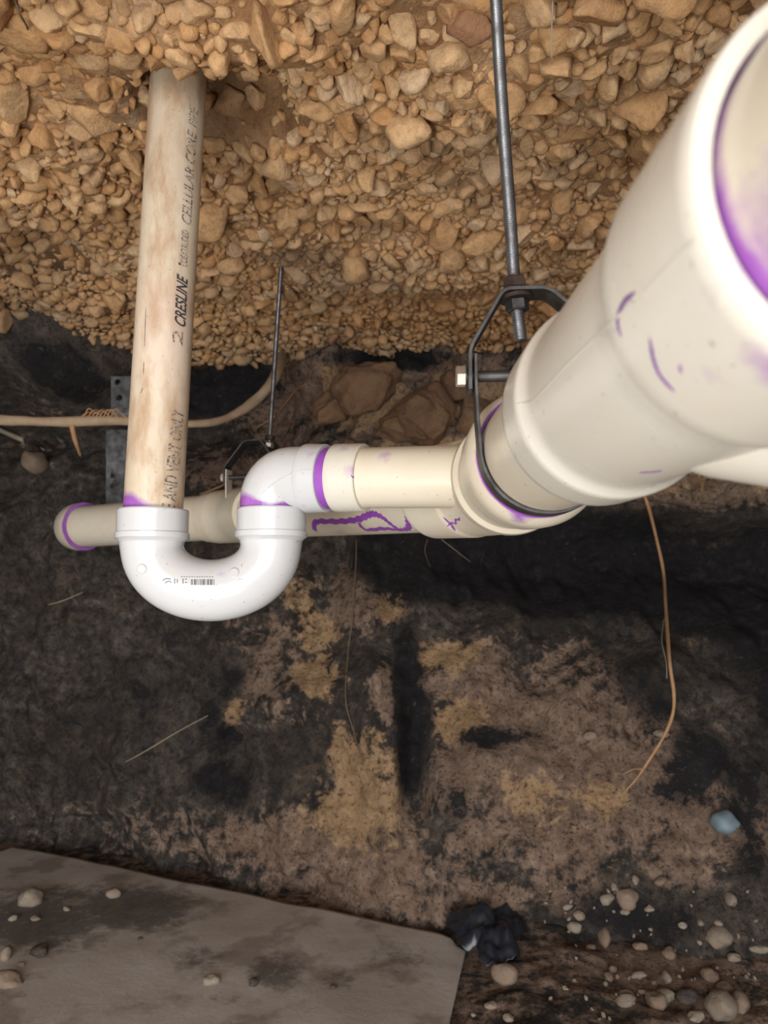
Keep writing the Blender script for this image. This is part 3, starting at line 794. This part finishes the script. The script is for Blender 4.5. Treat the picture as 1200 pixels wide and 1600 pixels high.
# dart-throw the aggregate over the roof
cell = {}; stones = []
def try_put(x, y, r, k):
    cx, cy = int(x / .04 + 200), int(y / .04 + 200)
    for i in (-2, -1, 0, 1, 2):
        for j in (-2, -1, 0, 1, 2):
            for (a, b, c) in cell.get((cx + i, cy + j), ()):
                if (a - x) ** 2 + (b - y) ** 2 < ((r + c) * k) ** 2: return False
    cell.setdefault((cx, cy), []).append((x, y, r)); stones.append((x, y, r)); return True
def sample(n, rlo, rhi, k):
    for _ in range(n):
        y = random.uniform(.44, 2.0); lim = .52 * (y * 1.02 + .07) + .34; x = random.uniform(-lim, lim)
        r = random.uniform(rlo, rhi)
        if y < .7: r *= 1.08
        if (x + .226) ** 2 + (y - .770) ** 2 < (.036 + r * 1.2) ** 2: continue
        if (x - .085) ** 2 + (y - .52) ** 2 < (.006 + r) ** 2: continue
        if (x + .19) ** 2 + (y - 1.33) ** 2 < (.005 + r) ** 2: continue
        try_put(x, y, r, k)
sample(95, .022, .030, .95); sample(1250, .0145, .020, .84); sample(9500, .0095, .014, .76); sample(40000, .006, .009, .70); sample(36000, .004, .0055, .70)
sx = np.array([s[0] for s in stones]); sy = np.array([s[1] for s in stones]); sr = np.array([s[2] for s in stones])
sz_ = ceil_base(sx, sy); emb = fbm(sx * 4, sy * 4, sx * 0, 2, 91)
gxn = (ceil_base(sx + .01, sy) - ceil_base(sx - .01, sy)) / .02; gyn = (ceil_base(sx, sy + .01) - ceil_base(sx, sy - .01)) / .02
nrm = np.stack([gxn, gyn, -np.ones_like(gxn)], 1); nrm /= np.linalg.norm(nrm, axis=1)[:, None]
off = sr * (.14 - .55 * np.maximum(emb, 0) + rng.uniform(-.25, .30, len(sr)))
cen = np.stack([sx, sy, sz_], 1) + nrm * off[:, None]
tint = np.clip(.5 + .35 * fbm(sx * 2.5, sy * 2.5, sx * 0, 2, 95) + rng.normal(0, .2, len(sx)), 0, 1)
# those that show largest are stones of their own
px, py = to_px(cen[:, 0], cen[:, 1], cen[:, 2]); dist = np.linalg.norm(cen - np.array(ORI), axis=1)
vis = (px > -20) & (px < 1220) & (py > -20) & (py < 620) & ~((px > 830) & (py > 600 - (px - 830) * 1.25))
score = np.where(vis, sr / dist, 0); top = set(np.argsort(-score)[:300].tolist())
protos = []
for i in range(40):
    me = np_mesh('ceiling_stone', stone_shape(I2, 300 + i), F2, 3); attr(me, 'tint', np.full(len(I2), (i + .5) / 40)); me.materials.append(M['aggregate']); protos.append(me)
first = {}
for i in sorted(top):
    k = min(39, int(tint[i] * 40))
    if k not in first:
        o = bpy.data.objects.new('ceiling_stone', protos[k]); first[k] = o
    else: o = first[k].copy()
    COL.objects.link(o)
    r_ = np.random.default_rng(i); R = Matrix([list(a) for a in rand_rot(r_)])
    s = sr[i] * 1.32
    o.matrix_basis = Matrix.Translation(Vector(cen[i])) @ R.to_4x4() @ Matrix.Diagonal((s, s, s, 1))
    zx, zy = px[i], py[i]
    if zx < 235 and zy < 330: w_, gp = 'limestone stone in the roof left of the upright pipe top', 'roof stones left of the upright pipe'
    elif zx < 235: w_, gp = 'roof stone low down between upright pipe and dark wall', 'roof stones low on the left'
    elif zx < 520 and zy < 330: w_, gp = 'limestone stone bedded in the roof just right of the upright pipe', 'roof stones right of the upright pipe'
    elif zx < 775 and zy < 330: w_, gp = 'limestone stone bedded in the roof just left of the near threaded rod', 'roof stones left of the near rod'
    elif zx < 775: w_, gp = 'limestone stone bedded in the roof between the two threaded rods', 'roof stones between the rods'
    else: w_, gp = 'limestone stone bedded in the roof right of the near threaded rod', 'roof stones right of the near rod'
    big_ = sr[i] > .0145
    tag(o, ('large ' if big_ else 'medium ') + ('pale ' if tint[i] > .5 else 'ochre ') + w_, 'stone', ('large ' if big_ else 'medium ') + ('pale ' if tint[i] > .5 else 'ochre ') + gp)
Vs, Fs_, Ts, base = [], [], [], 0
for i in range(len(stones)):
    if i in top: continue
    r_ = np.random.default_rng(i); big = sr[i] > .0095
    sh, fc = (SH2[i % 24], F2) if big and dist[i] < 1.15 else (SH1[i % 16], F1)
    V = (sh @ rand_rot(r_).T) * sr[i] * 1.38 + cen[i]
    Vs.append(V); Fs_.append(fc + base); Ts.append(np.full(len(V), tint[i])); base += len(V)
me = np_mesh('ceiling_gravel', np.concatenate(Vs), np.concatenate(Fs_), 3); attr(me, 'tint', np.concatenate(Ts))
g = link('ceiling_gravel', me, M['aggregate']); tag(g, 'countless small tan limestone gravel packed in the roof of the tunnel', 'gravel', None, 'stuff')

def stone(px, py, wpx, hpx, on, mat, label, name='pebble', group=None, seed=0, tint_=.6, sink=.15, chunky=.3):
    h, n = hit(on, px, py)
    if h is None: return
    d = (h - ORI).length; rw = wpx / 2 / F * d * .97; rh = hpx / 2 / F * d * .97
    V = stone_shape(I2, 900 + seed + int(px), chunky); V = V / np.abs(V).max(axis=0)
    V = V * np.array([rw, rh * 1.25, rh * .9])
    me = np_mesh(name, V, F2, 3); attr(me, 'tint', np.full(len(V), tint_))
    o = link(name, me, mat); o.location = h + n * rh * (.9 - sink) * .6; o.rotation_euler = (random.uniform(-.2, .2), random.uniform(-.3, .3), random.uniform(-.35, .35))
    return tag(o, label, 'stone', group)
# ------------------------------------------------------------------ board on the floor
def on_floor(px, py, z=.012):
    d = P(px, py, 1.0) - ORI; t = (z - CAM_H) / d.z; return ORI + d * t
A = on_floor(20, 1325); B = on_floor(730, 1471); Cq = B + Vector((-.17, -.78, 0)); Dq = A + Vector((-.36, -.80, 0))
n1, n2 = 150, 100
U, Vv = np.meshgrid(np.linspace(0, 1, n1), np.linspace(0, 1, n2), indexing='ij')
def bil(k): return (A[k] * (1 - U) + B[k] * U) * (1 - Vv) + (Dq[k] * (1 - U) + Cq[k] * U) * Vv
X = bil(0); Y = bil(1)
rc_ = sm(.03, 0, 1 - U) * sm(.04, 0, Vv)
X = X - .015 * rc_; Y = Y - .015 * rc_ + .006 * vnoise(U * 9, Vv * 0, U * 0, 5) * sm(.1, 0, Vv)
Z = .016 + .006 * fbm(X * 2.2, Y * 2.2, X * 0, 3, 51) - .007 * sm(.05, 0, 1 - U) + .0015 * fbm(X * 15, Y * 15, X * 0, 2, 52)
fc = grid_faces(n1, n2)[:, ::-1]
me = np_mesh('board', np.stack([X, Y, Z], 2).reshape(-1, 3), fc, 4)
pxs, pys = to_px(X, Y, Z)
dirt = np.zeros_like(pxs)
for (cx, cy, rx, ry, wt) in ((60, 1440, 140, 60, .8), (210, 1420, 120, 45, .85), (90, 1400, 140, 30, .6), (310, 1500, 60, 30, .55), (430, 1520, 60, 40, .7), (620, 1500, 90, 34, .45), (190, 1560, 60, 25, .35), (350, 1560, 90, 20, .4), (20, 1560, 60, 40, .4), (530, 1530, 40, 25, .5)):
    dirt = np.maximum(dirt, wt * np.exp(-(((pxs - cx) / rx) ** 2 + ((pys - cy) / ry) ** 2)))
attr(me, 'dirt', dirt.ravel())
board = link('board', me, M['sheet'])
sd = board.modifiers.new('thickness', 'SOLIDIFY'); sd.thickness = .006; sd.offset = -1
tag(board, 'flat grey-brown board lying on the floor at the lower left, dusted with dirt', 'board')

# stones on the board
for i, (a, b, c, d_, mt, lab) in enumerate([
    (48, 1411, 34, 30, 'pebble', 'cream lump with a jutting foot near the left end of the board'),
    (177, 1400, 22, 16, 'pebble', 'pale pinkish chip on the board beside its dark dirt patch'),
    (55, 1437, 14, 8, 'pebble', 'small whitish chip just below the cream lump on the board'),
    (62, 1490, 25, 20, 'pebble_dark', 'black stone chip on the left of the board'),
    (11, 1495, 14, 20, 'pebble', 'pinkish pebble at the left edge of the photo, left of the black chip'),
    (33, 1509, 12, 7, 'pebble', 'tiny white pebble below the black chip on the board'),
    (14, 1536, 36, 22, 'pebble_orange', 'ochre stone cut by the left edge of the photo on the board'),
    (330, 1535, 24, 15, 'pebble', 'single pale angular pebble on the middle of the board'),
    (104, 1422, 11, 7, 'pebble', 'small pale crumb between the cream lump and the pinkish chip'),
    (219, 1468, 7, 5, 'pebble_dark', 'tiny black crumb on the bare middle of the board'),
    (20, 1437, 12, 9, 'pebble', 'small grey crumb left of the whitish chip on the board'),
    (396, 1538, 14, 14, 'pebble_dark', 'dark speck stone right of the pale angular pebble on the board'),
    (520, 1544, 10, 8, 'pebble_dark', 'dark crumb on the right half of the board')]):
    stone(a, b, c, d_, board, M[mt], lab, seed=i, tint_=.75, sink=.3)
# loose stones on the right
FS = [(977, 1402, 38, 28, 'pebble_orange', 'broad pinkish rounded stone, largest of the upper pebbles on black soil'),
      (947, 1404, 22, 16, 'pebble', 'white chipped pebble touching the broad pinkish stone'),
      (1126, 1463, 38, 32, 'pebble', 'large cream knobbly stone on dark soil at the right'),
      (1125, 1582, 42, 44, 'pebble', 'biggest grey rounded stone at the bottom right of the photo'),
      (1155, 1574, 24, 30, 'pebble_orange', 'ochre oval stone leaning beside the biggest grey stone'),
      (1133, 1548, 26, 16, 'pebble_orange', 'ochre flat stone above the biggest grey stone'),
      (1110, 1530, 20, 22, 'pebble_orange', 'tan stone with shaded foot, upper left of the ochre flat stone'),
      (1024, 1573, 28, 26, 'pebble_orange', 'round pinkish-brown pebble in the lower gravel'),
      (1038, 1561, 28, 20, 'pebble', 'speckled tan pebble leaning behind the round pinkish-brown one'),
      (978, 1568, 28, 18, 'pebble', 'pale grey angular stone in the lower gravel'),
      (977, 1556, 20, 12, 'pebble', 'cream flat pebble just above the pale grey angular stone'),
      (1006, 1552, 18, 9, 'pebble_orange', 'yellowish flat pebble between the cream flat pebble and speckled one'),
      (994, 1375, 12, 16, 'pebble', 'greenish-cream upright pebble on the black soil'),
      (1031, 1377, 21, 15, 'pebble_orange', 'tan triangular pebble right of the greenish-cream one'),
      (957, 1385, 10, 14, 'pebble', 'narrow upright pebble above the white chipped pebble'),
      (1140, 1409, 15, 21, 'pebble', 'cream upright pebble on the brown bank at the right'),
      (1067, 1447, 13, 10, 'pebble', 'small white pebble left of the large cream knobbly stone'),
      (1094, 1442, 9, 9, 'pebble', 'tiny grey pebble left of and above the large knobbly stone'),
      (1123, 1441, 13, 8, 'pebble', 'small flat pebble right above the large cream knobbly stone'),
      (1016, 1419, 16, 10, 'pebble', 'slanting cream pebble right of the broad pinkish stone'),
      (904, 1430, 19, 15, 'pebble', 'pinkish cream pebble, upper of the stacked pair'),
      (899, 1444, 22, 17, 'pebble', 'cream pebble, lower of the stacked pair'),
      (887, 1416, 17, 9, 'pebble', 'flat white pebble above the stacked pair'),
      (976, 1424, 14, 9, 'pebble', 'half buried pale pebble below the broad pinkish stone'),
      (944, 1463, 18, 28, 'pebble_orange', 'long upright tan stone below the half buried pebbles'),
      (1045, 1493, 19, 17, 'pebble_orange', 'knobbly ochre pebble alone on dark soil'),
      (1000, 1482, 22, 14, 'pebble_orange', 'reddish pebble left of the knobbly ochre pebble'),
      (1148, 1499, 18, 13, 'pebble', 'white wedge pebble at the top of the dark slope, lower right'),
      (1186, 1482, 26, 11, 'pebble', 'flat pinkish pebble near the right edge of the photo'),
      (1042, 1532, 11, 17, 'pebble', 'cream upright pebble in the middle of the lower gravel'),
      (998, 1526, 24, 11, 'pebble', 'long thin pale stone left of the cream upright pebble'),
      (957, 1517, 12, 12, 'pebble_orange', 'small bright orange-cream pebble, upper of a pair'),
      (950, 1530, 12, 14, 'pebble_orange', 'small ochre pebble, lower of a pair'),
      (923, 1482, 14, 9, 'pebble_orange', 'small brown pebble left of the reddish pebble'),
      (1085, 1593, 28, 14, 'pebble', 'grey flat stone at the bottom, left of the biggest stone'),
      (1075, 1562, 28, 20, 'pebble_dark', 'dark smooth stone left of the tan shaded stone'),
      (790, 1528, 38, 32, 'pebble_orange', 'brown lump of rock right of the board corner'),
      (767, 1573, 18, 11, 'pebble', 'small whitish pebble right of the board, near the bottom'),
      (795, 1594, 15, 12, 'pebble', 'pale pebble at the bottom, right of the board'),
      (740, 1587, 8, 6, 'pebble', 'tiny white pebble just beside the board edge')]
for i, (a, b, c, d_, mt, lab) in enumerate(FS):
    on = floor if hit(floor, a, b)[0] is not None else wall_back
    hf, hw = hit(floor, a, b)[0], hit(wall_back, a, b)[0]
    if hf is not None and hw is not None: on = floor if (hf - ORI).length < (hw - ORI).length else wall_back
    stone(a, b, c, d_, on, M[mt], lab, seed=40 + i, tint_=random.uniform(.45, .85), sink=.3)
# tiny unremarkable crumbs among them
first_c = None
for i in range(70):
    a = random.uniform(850, 1195); b = random.uniform(1370, 1595)
    best = None
    for on in (floor, wall_back):
        h, n = hit(on, a, b)
        if h is not None and (best is None or (h - ORI).length < (best[0] - ORI).length): best = (h, n)
    h, n = best
    if first_c is None:
        me = np_mesh('gravel_crumb', stone_shape(I1, 5), F1, 3); attr(me, 'tint', np.full(len(I1), .6)); o = link('gravel_crumb', me, M['pebble']); first_c = o
    else: o = first_c.copy(); COL.objects.link(o)
    s = random.uniform(.0022, .0055); o.scale = (s, s, s); o.location = h + n * s * .3; o.rotation_euler = [random.uniform(0, 6) for _ in range(3)]
    tag(o, 'tiny pale crumb of gravel scattered on the dark soil at lower right', 'stone', 'gravel crumbs at lower right')
# stones in the walls and roof that stand out
stone(60, 730, 34, 42, wall_back, M['pebble_orange'], 'rounded tan stone set in the dark wall at far left', 'wall_stone', seed=71, sink=.2)
stone(520, 520, 20, 26, ceiling, M['rock_red'], 'pale round nub hanging where the roof meets the wall', 'wall_stone', seed=72, sink=.1)
stone(735, 30, 66, 46, ceiling, M['rock_red'], 'reddish blocky stone in the roof left of the near rod', 'roof_stone', seed=73, tint_=.3, sink=.3)
stone(922, 955 + 195, 22, 16, wall_back, M['pebble'], 'pinkish pebble in the wall, far left of the hanging root tip', 'wall_stone', seed=74)
stone(1034, 1148, 24, 14, wall_back, M['pebble'], 'pinkish pebble just behind the hanging root', 'wall_stone', seed=75)
stone(1128, 1281, 36, 32, wall_back, M['pale_scrap'], 'pale blue lump on the brown bank at the right', 'wall_stone', seed=76)

for (a, b, c, d_, lab) in [
    (580, 612, 104, 84, 'broad smooth brown rock under the roof, upper left of the rock face'),
    (668, 660, 96, 100, 'brown rock block in the middle of the rock face above the trap arm'),
    (622, 668, 70, 60, 'low brown rock just above the coupling and trap arm'),
    (715, 600, 60, 62, 'small brown rock high in the rock face left of the near hanger'),
    (745, 650, 66, 90, 'upright brown rock directly behind the near hanger strap'),
    (520, 640, 80, 60, 'shaded brown rock at the left end of the rock face, right of the rootlets')]:
    o = stone(a, b, c * 1.15, d_ * 1.15, wall_back, M['rock_brown'], lab, 'wall_rock', seed=int(a), tint_=random.uniform(.2, .7), sink=.95, chunky=.6)
    V0 = np.array([v.co[:] for v in o.data.vertices]); ext = np.abs(V0).max(axis=0)
    V = stone_shape(I3, 3000 + int(a), .6); V = V / np.abs(V).max(axis=0)
    V = V * (1 + .16 * fbm(V[:, 0] * 2.5, V[:, 1] * 2.5, V[:, 2] * 2.5, 5, int(a), .62))[:, None] * ext * 1.1
    me = np_mesh('wall_rock', V, F3, 3); attr(me, 'tint', np.full(len(V), random.uniform(.2, .7))); me.materials.append(M['rock_brown']); o.data = me
    o['category'] = 'rock'
# ------------------------------------------------------------------ roots
def root_tube(name, pts, radii, mat, label, cat='root', group=None, N=12, parent=None, wob=.15):
    pts = catmull(pts, 8); n = len(pts); V = []; Fs = []
    for i, c in enumerate(pts):
        t = (pts[min(i + 1, n - 1)] - pts[max(i - 1, 0)]).normalized(); u = t.orthogonal().normalized() if abs(t.y) > .9 else (Vector((0, 1, 0)) - t * t.y).normalized(); v = t.cross(u)
        f = i / (n - 1) * (len(radii) - 1); k = min(int(f), len(radii) - 2); r = radii[k] + (radii[k + 1] - radii[k]) * (f - k)
        for a in range(N):
            g_ = 2 * math.pi * a / N; rr = r * (1 + wob * math.sin(i * .9 + a) * math.cos(i * .37 + a * 2.1)); V.append(c + (u * math.cos(g_) + v * math.sin(g_)) * rr)
    for i in range(n - 1):
        for a in range(N): b = (a + 1) % N; Fs.append((i * N + a, i * N + b, (i + 1) * N + b, (i + 1) * N + a))
    Fs.append(tuple(range(N))[::-1]); Fs.append(tuple(range(n * N - N, n * N)))
    o = link(name, py_mesh(name, V, Fs, 180), mat, parent)
    if label: tag(o, label, cat, group)
    return o
def W(px, py, off=.01, on=None):
    h, n = hit(on or wall_back, px, py); d = (h - ORI).normalized(); return h - d * off
big = root_tube('root', [Vector((-1.6, 1.35, .98)), Vector((-1.2, 1.45, 1.0)), P(-60, 655, 1.50), P(20, 657, 1.52), P(90, 659, 1.54), P(180, 657, 1.56), P(240, 660, 1.58), P(310, 662, 1.62), P(355, 653, 1.68), P(400, 625, 1.74), P(432, 585, 1.80), W(445, 540, -.03)],
                [.012, .011, .0105, .0102, .010, .011, .0095, .008, .009, .012, .013, .012], M['root'], 'thick tan root running level behind the stained upright pipe')
for i in range(9):
    x_ = 132 + i * 6; root_tube('root_fibre', [P(x_ - 8, 655, 1.55), P(x_, 648 - random.uniform(0, 9), 1.54), P(x_ + 9, 643 + random.uniform(-3, 8), 1.55), P(x_ + 20, 655, 1.56)], [.0014, .0016, .001], M['root_orange'], None, parent=big, N=6)
root_tube('side_root', [P(112, 664, 1.54), P(118, 690, 1.56), P(126, 712, 1.60)], [.006, .0045, .003], M['root_orange'], None, parent=big)
root_tube('root', [W(-10, 668, .03), W(30, 685, .02), W(70, 704, .0)], [.007, .007, .004], M['root_pale'], 'grey root stub slanting down at the far left below the thick root')
hr = root_tube('root', [W(1000, 762, .0), W(1010, 782, .04), W(1022, 826, .09), W(1036, 890, .13), W(1040, 945, .15), W(1046, 1030, .14), W(1053, 1085, .12), W(1050, 1120, .1), W(1034, 1156, .08), W(1005, 1202, .05)],
          [.0042, .0042, .0040, .0038, .0038, .0036, .0034, .0032, .0028, .0024], M['root_orange'], 'long orange-brown root hanging down the black wall at the right')
root_tube('root_tip', [W(1005, 1202, .05), W(992, 1220, .03), W(974, 1239, .01)], [.0024, .0018, .001], M['root_orange'], None, parent=hr)
root_tube('root_tip', [W(1005, 1202, .05), W(990, 1202, .03), W(973, 1210, .01)], [.0022, .0014, .001], M['root_orange'], None, parent=hr)
root_tube('rootlet', [W(1038, 965, .12), W(1034, 1000, .10), W(1041, 1035, .08), W(1042, 1060, .07)], [.001, .001, .0008], M['root_pale'], 'hair-thin grey rootlet beside the long hanging root')
for pts, r, mt, lab in [
    ([(478, 600), (462, 610), (448, 628), (433, 645)], .0022, 'root_orange', 'orange rootlet reaching right of the distant rod'),
    ([(430, 650), (415, 660), (402, 668), (400, 680)], .0022, 'root_orange', 'orange rootlet left of the distant rod, above the small hanger'),
    ([(480, 590), (462, 596), (446, 600), (438, 615), (429, 625)], .0018, 'root_dull', 'brown rootlet forking off just above the orange one'),
    ([(440, 560), (443, 580), (446, 598)], .0026, 'root_dull', 'short brown root rising to the roof right of the distant rod'),
    ([(372, 742), (350, 757), (330, 766), (312, 772)], .0034, 'root_orange', 'orange root lying above the coupling behind the trap'),
    ([(557, 842), (556, 880), (551, 960), (545, 1010), (540, 1090), (552, 1140), (568, 1195)], .0018, 'root_dull', 'thin brown root trailing down the wall under the scribbled pipe'),
    ([(172, 1202), (205, 1186), (240, 1166), (280, 1142), (325, 1118)], .0016, 'root_pale', 'pale thin root slanting across the dark wall below the trap'),
    ([(690, 843), (708, 857), (735, 878)], .0010, 'root_pale', 'fine pale twig slanting below the pipe bend'),
    ([(668, 842), (664, 862), (672, 885)], .0012, 'root_dull', 'fine brown twig hanging straight below the pipe bend'),
    ([(75, 945), (100, 938), (130, 925)], .0018, 'root_pale', 'short pale twig on the dark wall left of the trap')]:
    root_tube('rootlet', [W(a, b, .012) for a, b in pts], [r, r, r * .6], M[mt], lab, N=8)
root_tube('rootlet', [W(22, -5, .02, ceiling), W(30, 20, .035, ceiling), W(42, 42, .04, ceiling), W(46, 64, .045, ceiling)], [.001, .001, .0007], M['root_dull'], 'dark hair root hanging at the top left corner', N=8)
root_tube('rootlet', [W(864, 0, .02, ceiling), W(862, 45, .05, ceiling), W(862, 92, .08, ceiling)], [.0007, .0006, .0005], M['root_pale'], 'hair-thin rootlet hanging right of the near rod at the top', N=8)

# ------------------------------------------------------------------ scraps and old metal
# perforated grey plate hanging behind the drop pipe
c0 = P(188, 592, 1.70); c1 = P(183, 650, 1.70)
def plate(name, x0, y0, x1, y1, d, holes, mat, label):
    V = []; Fs = []; nx_, ny_ = 25, 45
    keep = {}
    for i in range(nx_):
        for j in range(ny_):
            V.append(P(x0 + (x1 - x0) * i / (nx_ - 1), y0 + (y1 - y0) * j / (ny_ - 1), d))
    for i in range(nx_ - 1):
        for j in range(ny_ - 1):
            pxm = x0 + (x1 - x0) * (i + .5) / (nx_ - 1); pym = y0 + (y1 - y0) * (j + .5) / (ny_ - 1)
            if any((pxm - a) ** 2 + (pym - b) ** 2 < r * r for a, b, r in holes): continue
            a = i * ny_ + j; Fs.append((a, a + ny_, a + ny_ + 1, a + 1))
    o = link(name, py_mesh(name, V, Fs), mat); s = o.modifiers.new('th', 'SOLIDIFY'); s.thickness = .004; s.offset = 0
    return tag(o, label, 'metal plate')
plate('perforated_plate', 174, 588, 212, 655, 1.84, [(184, 597, 4.2), (187, 622, 4.8)], M['grey_sheet'], 'grey metal plate with two round holes behind the upright pipe, above the thick root')
plate('grey_plate', 166, 672, 205, 790, 1.86, [(176, 744, 4), (176, 760, 4)], M['grey_sheet'], 'dull grey metal plate behind the upright pipe, below the thick root')
# crumpled black plastic beside the board corner
def crumple(name, cx, cy, rx, ry, on, mat, label, seed, outline):
    h, n = hit(on, cx, cy); n_ = 60; V = []; Fs = []
    cpt = on_floor(cx, cy, .02)
    for i in range(n_):
        for j in range(n_):
            u = i / (n_ - 1) * 2 - 1; v = j / (n_ - 1) * 2 - 1
            # square to disc
            xx = u * math.sqrt(1 - v * v / 2); yy = v * math.sqrt(1 - u * u / 2)
            an = math.atan2(yy, xx); k = 1 + .22 * math.sin(3 * an + seed) + .12 * math.sin(7 * an + 2)
            q = on_floor(cx + xx * rx * k, cy + yy * ry * k, .02)
            V.append([q.x, q.y, 0, max(abs(u), abs(v))])
    V = np.array(V)
    z = .028 + .05 * np.maximum(0, 1 - V[:, 3] ** 2) * (0.4 + .8 * np.abs(fbm(V[:, 0] * 22, V[:, 1] * 22, V[:, 0] * 0, 3, seed))) + .012 * fbm(V[:, 0] * 60, V[:, 1] * 60, V[:, 0] * 0, 2, seed)
    for i in range(n_ - 1):
        for j in range(n_ - 1): a = i * n_ + j; Fs.append((a, a + n_, a + n_ + 1, a + 1))
    o = link(name, py_mesh(name, [(a[0], a[1], b) for a, b in zip(V, z)], Fs, 50), mat)
    s = o.modifiers.new('th', 'SOLIDIFY'); s.thickness = .001
    return tag(o, label, 'plastic sheet')
crumple('crumpled_plastic', 768, 1466, 56, 42, floor, M['black_plastic'], 'crumpled black plastic scrap at the right corner of the board', 4, None)
